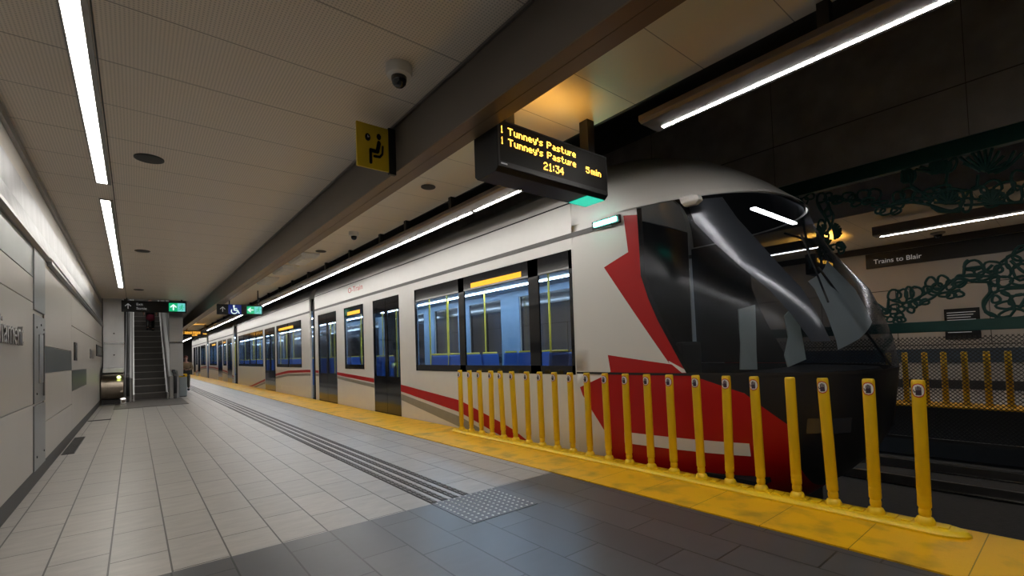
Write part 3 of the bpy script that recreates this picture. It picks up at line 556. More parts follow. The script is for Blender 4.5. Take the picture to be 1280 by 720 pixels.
# floor items ------------------------------------------------------------
t = thing('floor_grille', (-.89, 12.1, 0), 'dark slotted drain grille in the floor along the left wall', 'floor grille')
bx(-.965, -.80, 10.9, 13.25, .0, .006).build('frame', K['blackm'], t)
mb = MB()
for k in range(46): mb.box(-.955, -.81, 10.93+k*.05, 10.955+k*.05, .006, .012)
mb.build('slats', K['base'], t)
t = thing('floor_slot', (-.72, 17.0, 0), 'short dark slot cut across the floor by the left wall', 'floor slot')
bx(-.97, -.50, 16.7, 16.84, .0, .008).build('channel', K['rubber'], t); bx(-.97, -.50, 16.84, 16.87, .0, .01).build('lip', K['steel_dark'], t)
t = thing('guide_path', (2.54, 17, 0), 'long ribbed tactile guide path along the pale floor', 'guide path')
for k in range(4):
    x = 2.33+k*.125
    bx(x-.036, x+.036, 4.2, 60, .0, .004).build('rib', K['base'], t)
    mb = MB()
    for j in range(120): mb.box(x-.028, x-.006, 4.22+j*.11, 4.30+j*.11, .004, .009); mb.box(x+.006, x+.028, 4.22+j*.11, 4.30+j*.11, .004, .009)
    mb.box(x-.028, x-.006, 17.42, 60, .004, .009); mb.box(x+.006, x+.028, 17.42, 60, .004, .009)
    mb.build('bars', K['guide'], t)
t = thing('tactile_pad', (2.67, 3.82, 0), 'square pad of metal studs at the end of the guide path', 'tactile pad')
bx(2.29, 3.05, 3.45, 4.185, .0, .004).build('plate', K['dtile2'], t)
mb = MB()
for i in range(11):
    for j in range(11): mb.lathe((2.33+i*.068, 3.49+j*.066, .004), [(.013, 0), (.011, .004), (.006, .006)], 10)
tag(mb.build('studs', K['stud'], t), 'shiny metal studs', kind='stuff')
# seat sign on the beam
t = thing('seat_sign', (2.0, 4.68, 3.45), 'yellow square sign with a seated figure, projecting from the ceiling beam', 'sign')
bx(1.80, 2.15, 4.665, 4.69, 3.47, 3.94).build('board', K['sign_y'], t, .003)
bx(2.15, 2.23, 4.655, 4.70, 3.45, 3.955).build('bracket', K['black'], t, .003)
ic = Icon((1.80, 4.665, 3.47), (.35, 0, 0), (0, 0, .47), (0, -1, 0), .003)
ic.disc(.34, .69, .085); ic.build('clock', K['black'], t)
ic = Icon((1.80, 4.665, 3.47), (.35, 0, 0), (0, 0, .47), (0, -1, 0), .003)
ic.disc(.69, .76, .07); ic.stroke([(.69, .61), (.64, .43)], .12); ic.stroke([(.64, .41), (.42, .41), (.42, .14)], .09); ic.stroke([(.81, .55), (.79, .38), (.71, .30), (.53, .29)], .06)
ic.build('seated_figure', K['black'], t)
ic = Icon((1.80, 4.662, 3.47), (.35, 0, 0), (0, 0, .47), (0, -1, 0), .003); ic.stroke([(.34, .73), (.34, .69), (.37, .70)], .018); ic.build('clock_hands', K['white'], t)
# ================================================================== PLATFORM DISPLAY
def display(y, label, s=1., x0=2.50, x1=3.99, z0=3.10, z1=3.56, d=.36):
    t = thing('information_display', ((x0+x1)/2, y+d/2, z0), label, 'information display', 'amber information displays over the platform')
    mb = MB(); mb.prism([(x0, y, z1), (x0, y, z0+.035), (x0, y+.04, z0), (x0, y+d-.04, z0), (x0, y+d, z0+.035), (x0, y+d, z1), (x0, y+d-.06, z1+.04), (x0, y+.06, z1+.04)], (x1-x0, 0, 0))
    mb.build('housing', K['black'], t, .006)
    mb = bx(x0+.005, x1-.005, y-.008, y, z1-.012, z1); mb.box(x0+.005, x1-.005, y-.008, y, z0+.04, z0+.085); mb.box(x0+.005, x0+.02, y-.008, y, z0+.085, z1-.012); mb.box(x1-.02, x1-.005, y-.008, y, z0+.085, z1-.012)
    mb.build('bezel', K['blackm'], t)
    bx(x0+.02, x1-.02, y-.003, y+.002, z0+.085, z1-.012).build('screen', K['led_screen'], t)
    for wd, a0, a1, b1, b0 in (('1', .04, .062, .405, .34), ("Tunney's", .12, .545, .405, .34), ('Pasture', .60, 1.0, .405, .34), ('1', .04, .062, .305, .24), ("Tunney's", .12, .545, .305, .24), ('Pasture', .60, 1.0, .305, .24), ('21:34', .55, .82, .195, .12), ('5', 1.15, 1.205, .285, .22), ('min', 1.23, 1.385, .285, .22)):
        mb = MB(); led_text(mb, wd, x0+a0, x0+a1, z0+b1, z0+b0, y-.004); mb.build('led_word', K['amber'], t)
    bx(x0+.03, x0+.10, y-.0095, y-.0075, z0+.058, z0+.070).build('maker_plate', K['steel'], t)
    MB().lathe((x0+.62, y-.008, z0+.066), [(.008, 0), (.008, -.004)], 12, 'Y').build('sensor', K['rubber'], t)
    px = x1-.09
    bx(px-.055, px+.055, y+.12, y+.24, z1+.03, 4.0).build('hanger', K['blackm'], t, .004)
    bx(px-.075, px+.075, y+.10, y+.26, z1+.035, z1+.055).build('bracket', K['blackm'], t, .004)
    bx(x0+.2, x0+.31, y+.12, y+.24, z1+.03, 4.0).build('hanger', K['blackm'], t, .004)
    return t
t = display(3.2, "information display by the beam reading Tunney's Pasture twice, 21:34 and 5 min")
bx(3.70, 3.97, 3.235, 3.50, 3.094, 3.10).build('status_light', K['green_panel'], t)
# the display's own amber glow on the ceiling right above its face
def amber_lamp(t, loc, e, size=.5, rx=PI-.5):
    l = bpy.data.lights.new('display_glow', 'AREA'); l.energy = e; l.color = (1, .5, .08); l.shape = 'RECTANGLE'; l.size = size; l.size_y = .06; l.spread = math.radians(150)
    o = bpy.data.objects.new('display_glow', l); C.objects.link(o); o.parent = t; o.location = Vector(loc)-origin(t); o.rotation_euler = (rx, 0, 0)
amber_lamp(t, (3.2, 3.17, 3.60), .9, .9, PI-.5)
t2 = display(38., "far amber information display past the escalator, beyond the walking person", x0=2.5, x1=3.9)
amber_lamp(t2, (3.0, 37.95, 3.62), 3, 1.2, PI-.25)

# ================================================================== HANGING EXIT SIGNS
def running_man(ic, a, b, s):
    P = lambda q: [(a+x*s, b+y*s) for x, y in q]
    ic.disc(a+.56*s, b+.86*s, .10*s, 14); ic.stroke(P([(.52, .70), (.44, .42)]), .15*s); ic.stroke(P([(.44, .42), (.62, .28), (.56, .06)]), .10*s); ic.stroke(P([(.42, .40), (.30, .22), (.10, .18)]), .10*s)
    ic.stroke(P([(.52, .68), (.72, .52), (.84, .60)]), .08*s); ic.stroke(P([(.48, .68), (.28, .62), (.22, .44)]), .08*s)
def arrow(ic, a, b, s, d='up', w_=.17):
    if d == 'up': ic.stroke([(a+.5*s, b+.08*s), (a+.5*s, b+.85*s)], w_*s); ic.stroke([(a+.15*s, b+.52*s), (a+.5*s, b+.88*s), (a+.85*s, b+.52*s)], w_*s)
    else: ic.stroke([(a+.08*s, b+.5*s), (a+.9*s, b+.5*s)], w_*s); ic.stroke([(a+.48*s, b+.15*s), (a+.1*s, b+.5*s), (a+.48*s, b+.85*s)], w_*s)
y = 23.0; x0, x1, z0, z1 = -.37, 1.66, 3.47, 3.90
t = thing('exit_sign', ((x0+x1)/2, y, z0), 'black hanging sign over the escalator reading Exit and Sortie, green lit end', 'sign')
bx(x0, x1, y-.06, y+.06, z0, z1).build('housing', K['black'], t, .008)
for hx in (x0+.16, x1-.16): MB().tube((hx, y, z1), (hx, y, 4.0), .02).build('hanger', K['blackm'], t)
bx(x1-.58, x1-.05, y-.066, y-.06, z0+.05, z1-.05).build('lit_panel', K['sign_green'], t)
bx(x1-.30, x1-.05, y-.070, y-.066, z0+.05, z1-.05).build('lit_figure_panel', K['sign_green_lt'], t)
ic = Icon((0, y-.070, 0), (1, 0, 0), (0, 0, 1), (0, -1, 0)); arrow(ic, x1-.56, z0+.09, .25); ic.build('arrow', K['icon_w'], t)
ic = Icon((0, y-.070, 0), (1, 0, 0), (0, 0, 1), (0, -1, 0)); running_man(ic, x1-.30, z0+.07, .27); ic.build('running_figure', K['sign_green'], t)
ic = Icon((0, y-.060, 0), (1, 0, 0), (0, 0, 1), (0, -1, 0)); arrow(ic, x0+.08, z0+.10, .23, 'up', .10); ic.build('grey_arrow', K['txt_grey'], t)
text('lettering', 'Exit', (x0+.44, y-.061, z0+.25), (1, 0, 0), (0, 0, 1), .13, K['txt_grey'], t)
text('lettering', 'Sortie', (x0+.44, y-.061, z0+.09), (1, 0, 0), (0, 0, 1), .13, K['txt_grey'], t)
y = 19.; x0, x1, z0, z1 = 2.235, 3.66, 3.105, 3.46
t = thing('exit_sign', ((x0+x1)/2, y, z0), 'hanging sign with blue wheelchair panel and lit green left arrow by the train', 'sign')
bx(x0, x1, y-.06, y+.06, z0, z1).build('housing', K['black'], t, .008)
for hx in (2.62, x1-.14): MB().tube((hx, y, z1), (hx, y, 4.02), .02).build('hanger', K['blackm'], t)
bx(x0+.34, x0+.74, y-.066, y-.06, z0+.01, z1-.01).build('blue_panel', K['sign_blue'], t)
bx(x1-.51, x1-.04, y-.066, y-.06, z0+.04, z1-.05).build('lit_panel', K['sign_green'], t)
bx(x1-.27, x1-.04, y-.070, y-.066, z0+.04, z1-.05).build('lit_figure_panel', K['sign_green_lt'], t)
ic = Icon((0, y-.066, 0), (1, 0, 0), (0, 0, 1), (0, -1, 0)); arrow(ic, x1-.49, z0+.075, .20, 'left'); ic.build('arrow', K['icon_w'], t)
ic = Icon((0, y-.070, 0), (1, 0, 0), (0, 0, 1), (0, -1, 0)); running_man(ic, x1-.26, z0+.055, .24); ic.build('running_figure', K['sign_green'], t)
ic = Icon((0, y-.060, 0), (1, 0, 0), (0, 0, 1), (0, -1, 0)); arrow(ic, x0+.07, z0+.08, .20, 'up', .10); ic.build('grey_arrow', K['txt_grey'], t)
ic = Icon((0, y-.066, 0), (1, 0, 0), (0, 0, 1), (0, -1, 0)); a, b_ = x0+.38, z0+.02
ic.disc(a+.13, b_+.28, .03); ic.stroke([(a+.13, b_+.24), (a+.14, b_+.13), (a+.24, b_+.13), (a+.29, b_+.03)], .03); ic.stroke([(a+.13, b_+.19), (a+.22, b_+.19)], .025); ic.arc(a+.14, b_+.10, .09, 150, 345, .025)
ic.build('wheelchair_symbol', K['icon_w'], t)

# raised lettering on the left wall, only its end shows in the picture
t = thing('station_lettering', (-.97, 6.2, 1.7), 'raised polished metal letters on the white wall at the left edge', 'lettering')
text('letters', 'Parliament', (-.958, 7.33, 1.735), (0, 1, 0), (0, 0, 1), .37, K['steel_dark'], t, ext=.02, xs=1.1, align='RIGHT')

# ================================================================== ESCALATOR
EY = 24.0
t = thing('escalator', (.51, EY, 0), 'steel escalator with dark steps climbing away at the end of the platform', 'escalator')
bx(-.55, 1.50, 20.15, 23.9, .002, .012).build('landing_plate', K['plate_floor'], t)
mb = bx(.0, 1.02, 23.9, 24.05, .002, .03)
for k in range(34): mb.box(.01+k*.03, .022+k*.03, 23.84, 24.0, .012, .03)
mb.build('comb', K['steel_dark'], t)
for k in range(18):
    y0 = EY+.05+k*.48; z0 = .02+k*.277
    mb = bx(.0, 1.02, y0, y0+.50, z0-.05, z0+.26)
    for j in range(25): mb.box(.01+j*.041, .03+j*.041, y0-.008, y0, z0-.02, z0+.25)
    mb.build('step', K['step'], t)
    bx(.0, 1.02, y0-.016, y0+.03, z0+.238, z0+.268).build('step_edge', K['step_edge'], t)
sl = .205/.355
def incline(x0, x1, y0, y1, za, zb):
    """slab following the slope between heights za..zb above the step line"""
    f = lambda y: max(0, (y-EY)*sl)
    pts = [(x0, y0, f(y0)+za), (x0, EY, za), (x0, y1, f(y1)+za), (x0, y1, f(y1)+zb), (x0, EY, zb), (x0, y0, f(y0)+zb)]
    return MB().prism(pts, (x1-x0, 0, 0))
for a, b_ in ((-.05, .0), (1.02, 1.07)): incline(a, b_, 23.4, 33.5, -.02, .28).build('skirt', K['steel'], t)
for a, b_ in ((-.09, -.05), (1.07, 1.11)): incline(a, b_, 23.3, 33.5, .1, .92).build('balustrade', K['step'], t)
for a, b_ in ((-.30, -.09), (1.11, 1.42)): incline(a, b_, 23.45, 33.5, -.2, .93).build('cladding', K['steel'], t)
for xc in (-.20, 1.28):
    # black handrail: rounded newel end then the slope
    mb = MB(); path = [(23.62, .12), (23.42, .16), (23.27, .30), (23.2, .52), (23.22, .76), (23.34, .95), (23.52, 1.04), (23.8, 1.06), (24.0, 1.06), (24.35, 1.14)]+[(24.35+k*1.0, 1.14+k*1.0*sl) for k in range(1, 10)]
    rings = []
    for i, (yy, zz) in enumerate(path):
        p0 = path[max(0, i-1)]; p1 = path[min(len(path)-1, i+1)]; d = Vector((0, p1[0]-p0[0], p1[1]-p0[1])).normalized(); n = Vector((0, -d.z, d.y)); c = Vector((xc, yy, zz))
        rings.append([c+Vector((sx*.055, 0, 0))+n*sy*.03 for sx, sy in ((-1, -.6), (-.7, -1), (.7, -1), (1, -.6), (1, .6), (.7, 1), (-.7, 1), (-1, .6))])
    mb.loft(rings, caps=True); mb.build('handrail', K['rubber'], t, smooth=True)
    bx(xc-.05, xc+.05, 23.3, 23.7, .02, 1.0).build('newel', K['step'], t, .02)
bx(1.15, 1.62, 24.35, 24.4, .9, 4.3).build('side_panel', K['steel'], t, .01)
bx(1.16, 1.62, 24.3, 24.36, 2.28, 2.36).build('highlight_band', K['chrome'], t)  # matching chrome strip for a reflected highlight on the right steel
# stainless cladding and rounded drum left of the escalator
t = thing('escalator_cladding', (-.63, 23.6, 0), 'stainless cladding with a rounded bronze drum left of the escalator', 'cladding')
bx(-.95, -.31, 22.95, 24.1, .0, .17).build('plinth', K['base'], t)
prof = [(23.0-.0, .17), (22.80, .25), (22.68, .42), (22.65, .60), (22.68, .80), (22.80, .98), (23.0, 1.10), (23.3, 1.14), (24.1, 1.16), (24.1, .17)]
mb = MB(); mb.prism([(-.95, yy, zz) for yy, zz in prof], (.63, 0, 0)); mb.build('drum', K['bronze'], t, smooth=True)
bx(-.93, -.31, 23.15, 24.2, 1.16, 1.34).build('ledge', K['steel_lt'], t, .03)
bx(-.95, -.31, 24.2, 24.3, 1.2, 4.3).build('panel', K['steel_lt'], t, .01)
bx(-.93, -.31, 24.16, 24.2, 2.28, 2.36).build('highlight_band', K['chrome'], t)  # chrome strip imitating the bright reflection across the steel panel
mb = MB()
for z in (2.7, 1.85): mb.lathe((-.62, 24.2, z), [(.025, 0), (.025, -.02)], 14, 'Y')
mb.build('bolt', K['black'], t)
MB().lathe((-.45, 22.72, 1.0), [(.06, 0), (.055, -.05), (.03, -.07)], 18, 'Y').build('indicator_lamp', K['led_yg'], t, smooth=True)
# waste bin right of the newel
t = thing('waste_bin', (1.62, 24.6, 0), 'grey waste bin with a yellow top right of the escalator handrail', 'bin')
bx(1.48, 1.76, 24.5, 24.75, .02, .84).build('body', K['frost'], t, .02); bx(1.47, 1.77, 24.49, 24.76, .84, .97).build('lid', K['yellow'], t, .02); bx(1.50, 1.74, 24.52, 24.73, 0, .02).build('foot', K['black'], t); bx(1.56, 1.68, 24.485, 24.5, .87, .92).build('slot', K['rubber'], t)
# bag on the floor by the drum
t = thing('floor_box', (-.33, 22.2, 0), 'small pale metal box on the floor in front of the left handrail', 'floor box')
mb = MB(); mb.loft([[(-.42+a*.19*k, 22.35+b_*.14*k, z) for a, b_ in ((0, -1), (1, -1), (1, 1), (0, 1))] for k, z in ((1, .012), (1, .2), (.85, .26))], caps=True); mb.build('body', K['chrome'], t, .02); bx(-.38, -.27, 22.19, 22.21, .08, .16).build('plate', K['bronze'], t)

# ================================================================== BOLLARDS
mb = MB()
n = 18; xa, xb, ya, yb = 4.64, 4.90, .62, 7.72
base = []
for k in range(n+1): a = PI+PI*k/n; base.append((4.77+.13*math.cos(a), .82+.22*math.sin(a)))
for k in range(n+1): a = PI*k/n; base.append((4.77+.13*math.cos(a), 7.52+.22*math.sin(a)))
def ring(sc, z, sh=0): return [(4.77+(x-4.77)*sc, y+(.03*(1-sc)*4 if y < 4 else -.03*(1-sc)*4), z) for x, y in base]
mb.loft([ring(1, .010), ring(1, .028), ring(.82, .052), ring(.62, .056)], caps=True)
t = thing('bollard_kerb', (4.77, 4.17, 0), 'long rounded yellow kerb that carries the row of bollards', 'kerb')
mb.build('body', K['yellow_curb'], t, smooth=True)
mb = MB()
for k in range(22): y = .86+.3148*k; mb.box(4.715, 4.825, y-.14, y-.08, .05, .066); mb.box(4.715, 4.825, y+.08, y+.14, .05, .066)
tag(mb.build('anchor_plates', K['yellow_curb'], t), kind='stuff')
HAND = [(-.022, -.034), (.016, -.034), (.024, -.012), (.040, .006), (.034, .012), (.021, .002), (.021, .030), (.014, .031), (.011, .008), (.007, .042), (-.001, .042), (-.002, .008), (-.008, .038), (-.015, .037), (-.012, .006), (-.022, .026), (-.028, .024), (-.024, -.004)]
def wrap(t, c, r, shape, name, m, h, face=PI, lean=(0, 0)):
    mb = MB(); off = origin(t)
    # fan of small faces on the cylinder
    pts = [(u, v) for u, v in shape]
    bmv = [mb.bm.verts.new((c[0]+r*math.cos(face-u/r*1.0), c[1]+r*math.sin(face-u/r*1.0), c[2]+v)) for u, v in pts]
    f = mb.bm.faces.new(bmv)
    bmesh.ops.triangulate(mb.bm, faces=[f])
    return mb.build(name, m, t)
def ell(a, b, n=28, u0=0, v0=0): return [(u0+a*math.cos(2*PI*k/n), v0+b*math.sin(2*PI*k/n)) for k in range(n)]
def band_patch(t, c, r, a, b, name, m, face, n=24, u0=0):
    mb = MB(); rows = 16
    for i in range(rows):
        v0, v1 = -b+2*b*i/rows, -b+2*b*(i+1)/rows
        w0, w1 = a*math.sqrt(max(0, 1-(v0/b)**2)), a*math.sqrt(max(0, 1-(v1/b)**2))
        for j in range(10):
            q = []
            for (vv, ww, s_) in ((v0, w0, j), (v0, w0, j+1), (v1, w1, j+1), (v1, w1, j)):
                u = -ww+2*ww*s_/10+u0; th = face-u/r
                q.append((c[0]+r*math.cos(th), c[1]+r*math.sin(th), c[2]+vv))
            try: mb.face(q)
            except ValueError: pass
    return mb.build(name, m, t)
def make_bollard(y, sticker=True):
    t = thing('bollard', (4.77, y, .057), 'x', 'bollard', 'yellow bollards along the near platform edge')
    c = (4.77, y, .057); r = .044
    MB().lathe(c, [(.062, 0), (.062, .02), (.050, .045), (.030, .06)], 24).build('foot', K['yellow_curb'], t, smooth=True)
    MB().lathe(c, [(.034, .05), (.040, .075), (.040, .10), (.036, .115), (r, .13), (r, .17), (r*.97, .175), (r, .18), (r, .21), (r*.97, .215), (r, .22), (r, 1.085), (r*.97, 1.10), (r*.85, 1.11)], 28).build('post', K['yellow'], t, smooth=True)
    if sticker:
        cc = (4.77, y, .057+1.03); f = PI+.15
        band_patch(t, cc, r+.0012, .046, .056, 'sticker_ring', K['red'], f); 
        st = band_patch(t, cc, r+.0018, .039, .048, 'sticker', K['white'], f)
        # dark hand print
        mb = MB()
        for u0, u1, v0, v1 in ((-.018, .016, -.036, .004), (-.018, -.011, .004, .026), (-.009, -.002, .004, .034), (.0, .007, .004, .036), (.009, .016, .004, .028), (.016, .028, -.016, -.006), (.024, .032, -.008, .006)):
            for i in range(3):
                a0, a1 = u0+(u1-u0)*i/3, u0+(u1-u0)*(i+1)/3
                mb.face([(4.77+(r+.0025)*math.cos(f-a/r), y+(r+.0025)*math.sin(f-a/r), cc[2]+v) for a, v in ((a0, v0), (a1, v0), (a1, v1), (a0, v1))])
        mb.build('hand_print', K['hand'], t)
    return t
YS = [.86, 1.17, 1.47, 1.76, 2.08, 2.39, 2.70, 3.03, 3.33, 3.65, 3.97, 4.29, 4.61, 4.92, 5.24, 5.55, 5.87, 6.19, 6.51, 6.82, 7.14, 7.47]
LEAN = [-.006, .003, .038, .015, .020, -.009, .020, .015, .018, .012, .018, .015, .006, .015, .012, .003, .053, .044, -.012, .029, .018, .009]
src = make_bollard(YS[0]); plain = None
for k, y in enumerate(YS):
    if k == 3: o = make_bollard(y, False); o['label'] = 'yellow bollard without a hand sticker, fourth from the near end of the row'
    else:
        o = src if k == 0 else dup(src, (4.77, y, .057))
        o['label'] = f'yellow bollard with hand sticker, {ORD[k]} ' + ('to the viewer in the row' if k == 0 else 'from the near end of the row')
    o.rotation_euler = (-LEAN[k]/1.1, 0, 0)
# ================================================================== GREEN STEEL LATTICE
t = thing('metal_lattice', (9.05, 2, 1.0), 'dark green cut steel flower lattice between the two tracks', 'metal screen')
bx(8.98, 9.12, YN, 7.5, 4.03, 4.26).build('top_rail', K['green_steel'], t, .008)
mb = bx(8.97, 9.13, YN, 7.5, 1.57, 1.725); mb.build('bottom_rail', K['green_steel'], t, .008)
def tracery(name, flip=None):
    cu = bpy.data.curves.new(name, 'CURVE'); cu.dimensions = '3D'; cu.bevel_depth = .017; cu.bevel_resolution = 2; cu.materials.append(K['green_steel'])
    rnd = random.Random(3)
    f = (lambda y: y) if flip is None else (lambda y: 2*flip-y)
    for cy, cz, ry, rz in LOOPS:
        n = 14; sp = cu.splines.new('POLY'); sp.points.add(n-1); sp.use_cyclic_u = True; ph = rnd.random()*6
        for k in range(n):
            a = 2*PI*k/n; w_ = 1+.10*math.sin(3*a+ph)
            sp.points[k].co = (9.05-9.05, f(cy+ry*w_*math.cos(a))-2, cz+rz*w_*math.sin(a)-1.0, 1)
    for pts in LINES:
        # smoothed through its points
        P = [Vector((p[0], p[1], 0)) for p in pts]; Q = []
        for i in range(len(P)-1):
            p0, p1, p2, p3 = P[max(0, i-1)], P[i], P[i+1], P[min(len(P)-1, i+2)]
            for s_ in range(5):
                u = s_/5; Q.append(.5*((2*p1)+(p2-p0)*u+(2*p0-5*p1+4*p2-p3)*u*u+(3*p1-p0-3*p2+p3)*u**3))
        Q.append(P[-1]); sp = cu.splines.new('POLY'); sp.points.add(len(Q)-1)
        for k, q in enumerate(Q): sp.points[k].co = (0, f(q.x)-2, q.y-1.0, 1); sp.points[k].radius = 1.15
    o = bpy.data.objects.new(name, cu); C.objects.link(o); o.parent = t; return o
tracery('flower_tracery'); tracery('flower_tracery', .40)
# mesh fence under the lattice
t = thing('mesh_fence', (9.05, 1.5, .0), 'dark expanded metal mesh fence low between the two tracks', 'mesh fence')
mb = MB(); p = .052; y0, y1, z0, z1 = -1.6, 4.4, .02, 1.5
k = y0-(z1-z0)
while k < y1:
    for s_ in (1, -1):
        a = (k, z0) if s_ == 1 else (k, z1); L_ = z1-z0
        ya, yb = max(a[0], y0), min(a[0]+L_/1.0, y1)
        if yb > ya:
            za = a[1]+s_*(ya-a[0]); zb = a[1]+s_*(yb-a[0])
            mb.prism([(9.045, ya, za-.006), (9.045, yb, zb-.006), (9.045, yb, zb+.006), (9.045, ya, za+.006)], (.006, 0, 0))
    k += p
mb.build('mesh', K['mesh'], t)
bx(9.03, 9.07, y0, y1, -.02, .02).build('bottom_bar', K['mesh'], t)
for y in (-1.6, 4.36): bx(9.02, 9.08, y, y+.04, -1.1, 1.57).build('post', K['mesh'], t)
# ================================================================== FAR PLATFORM THINGS
FY = [3.0, 2.70, 2.35, 2.03, 1.70, 1.36, 1.05, .76]
t0 = None
for k, y in enumerate(FY):
    if t0 is None:
        t0 = thing('bollard', (13.9, y, .012), 'x', 'bollard', 'yellow bollards on the far platform')
        MB().lathe((13.9, y, .012), [(.075, 0), (.07, .05), (.05, .07), (.055, .10), (.055, 1.13), (.045, 1.15)], 20).build('post', K['yellow'], t0, smooth=True)
        o = t0
    else: o = dup(t0, (13.9, y, .012))
    o['label'] = f'yellow far platform bollard behind the mesh, {ORD[k] if k else "first"} counted from the train nose'
t = thing('wall_sign', (18.17, .5, 3.6), 'long black far wall sign lettered Trains to Blair', 'sign')
bx(18.14, 18.2, -4, 4.35, 3.72, 4.18).build('board', K['black'], t, .004)
text('lettering', 'Trains to Blair', (18.135, 4.15, 3.85), (0, -1, 0), (0, 0, 1), .2, K['txt_grey'], t)
t = thing('notice_board', (18.15, 2.2, 1.5), 'black notice board with fine lettering on the far wall above the green rail', 'notice board')
bx(18.13, 18.184, 1.85, 2.58, 1.42, 2.28).build('board', K['black'], t, .004)
mb = MB()
for k in range(9): mb.box(18.125, 18.13, 1.93+(k % 3)*.05, 2.52, 2.16-k*.07, 2.175-k*.07)
mb.build('print', K['txt_grey'], t)
t = thing('dome_camera', (17.4, 2.5, 4.4), 'small dark dome camera on the far platform ceiling above the black sign', 'security camera', 'dome cameras on the ceiling')
MB().lathe((17.4, 2.5, 4.4), [(.16, 0), (.16, -.04), (.10, -.07)], 24).build('housing', K['steel_dark'], t); MB().lathe((17.4, 2.5, 4.33), [(.09, 0), (.085, -.05), (.04, -.1)], 20).build('dome', K['black_gloss'], t, smooth=True)
t = thing('information_display', (14.95, 4.55, 3.4), 'amber-glowing information display on the far platform behind the lattice', 'information display')
bx(14.2, 15.7, 4.5, 4.75, 3.3, 3.85).build('housing', K['black'], t, .01); bx(14.8, 14.95, 4.58, 4.68, 3.85, 4.4).build('hanger', K['blackm'], t)
for wd, a0, a1 in (("Tunney's", 14.3, 14.9), ('Pasture', 14.95, 15.5)): mb = MB(); led_text(mb, wd, a0, a1, 3.72, 3.62, 4.49); mb.build('led_word', K['amber'], t)
amber_lamp(t, (14.9, 4.45, 3.9), 14, 1.2, PI-.5)
# ================================================================== TRAIN
TO = Vector((6.6, 32, -.98))
train = thing('light_rail_train', TO, 'long white light rail train with a red and black nose standing at the platform', 'train')
XC, YB, PW = 6.6, 4.7, 2.6
PROF = [(-.35, 1.52, 2.2), (-.1, 1.58, 1.9), (.2, 1.6, 1.62), (.5, 1.6, 1.46), (.95, 1.6, 1.40), (1.17, 1.6, 1.38), (1.5, 1.6, 1.42), (1.82, 1.6, 1.51), (2.1, 1.6, 1.62), (2.41, 1.6, 1.84), (2.7, 1.6, 2.03), (3.0, 1.6, 2.18), (3.3, 1.6, 2.27), (3.45, 1.595, 2.40), (3.65, 1.58, 2.62), (3.8, 1.54, 2.82), (3.95, 1.47, 3.05), (4.05, 1.38, 3.25), (4.12, 1.28, 3.45), (4.18, 1.13, 3.68), (4.22, 1.0, 3.85), (4.26, .78, 4.05), (4.28, .6, 4.2), (4.295, .3, 4.4), (4.3, .02, 4.6)]
def lerp(t_, xs, ys):
    if t_ <= xs[0]: return ys[0]
    for i in range(len(xs)-1):
        if t_ <= xs[i+1]: return ys[i]+(ys[i+1]-ys[i])*(t_-xs[i])/(xs[i+1]-xs[i])
    return ys[-1]
PZ = [p[0] for p in PROF]
def wn(z): return lerp(z, PZ, [p[1] for p in PROF]), lerp(z, PZ, [p[2] for p in PROF])
E_ = 2/PW
def surf(phi, z, off=0.):
    w_, n_ = wn(z); c, s = math.cos(phi), math.sin(phi)
    x = XC-w_*math.copysign(abs(c)**E_, c); y = YB-(YB-n_)*abs(s)**E_
    if off:
        e = 1e-3; a = Vector(surf(phi-e, z)); b_ = Vector(surf(phi+e, z)); d = Vector(surf(phi, z+.01))-Vector((x, y, z)); nn = d.cross(b_-a)
        if nn.length > 1e-9:
            nn.normalize()
            if nn.dot(Vector((x-XC, y-YB-1, 0))) < 0: nn = -nn
            return (x+nn.x*off, y+nn.y*off, z+nn.z*off)
    return (x, y, z)
def phi_y(y, z):
    w_, n_ = wn(z); q = max(0., min(1., (YB-y)/(YB-n_))); return math.asin(q**(1/E_))
def phi_x(x, z):
    w_, n_ = wn(z); return math.acos(max(-1, min(1, math.copysign((abs(XC-x)/w_)**(1/E_), XC-x))))
GL0, GL1 = 1.17, 3.3
def glass_y(z): return lerp(z, [1.17, 1.82, 2.33, 3.3], [3.03, 3.36, 3.57, 3.61])
def rel(poly): return [(y-TO.y, z-TO.z) for y, z in poly]
reds = [rel(p) for p in ([(3.80, 3.24), (3.74, 2.70), (3.50, 2.2), (3.55, 3.2)], [(4.13, 2.6), (3.23, 1.28), (3.45, 2.2)], [(4.13, 2.6), (3.45, 2.2), (3.70, 2.76)], [(3.25, 1.32), (2.7, 1.02), (3.0, 1.7), (3.55, 2.4)],
        [(4.12, 1.4), (3.2, 1.27), (3.0, 1.1), (4.08, 1.14)], [(4.1, 1.17), (3.03, 1.17), (2.44, .95), (2.06, .61), (2.0, -.4), (4.19, -.4), (4.23, .12)], [(4.2, .12), (4.45, .48), (4.60, .83), (4.68, .93), (4.05, 1.17)])]
blacks = [rel(p) for p in ([(3.03, 1.16), (2.44, .945), (1., 1.0), (1., 1.2), (3.03, 1.2)], [(2.45, .96), (2.07, .61), (1., .6), (1., 1.05)], [(2.07, .62), (2.0, -.4), (1., -.4), (1., .62)])]
K['cab'] = livery('cab_livery', (.70, .68, .645), reds, blacks)
cab = MB()
zs = [p[0] for p in PROF]; NPH = 44
def strip_rows(mb, zlist, ph0, ph1, n, off=0.):
    rows = []
    for z in zlist:
        a, b_ = ph0(z), ph1(z); rows.append([surf(a+(b_-a)*k/n, z, off) for k in range(n+1)])
    mb.loft(rows, closed=False)
def sub(a, b_):
    zz = [z for z in zs if a < z < b_]; return [a]+zz+[b_]
lowz, midz, topz = sub(-.35, GL0), sub(GL0, GL1), sub(GL1, 4.3)
strip_rows(cab, lowz, lambda z: 0, lambda z: PI, NPH*2)
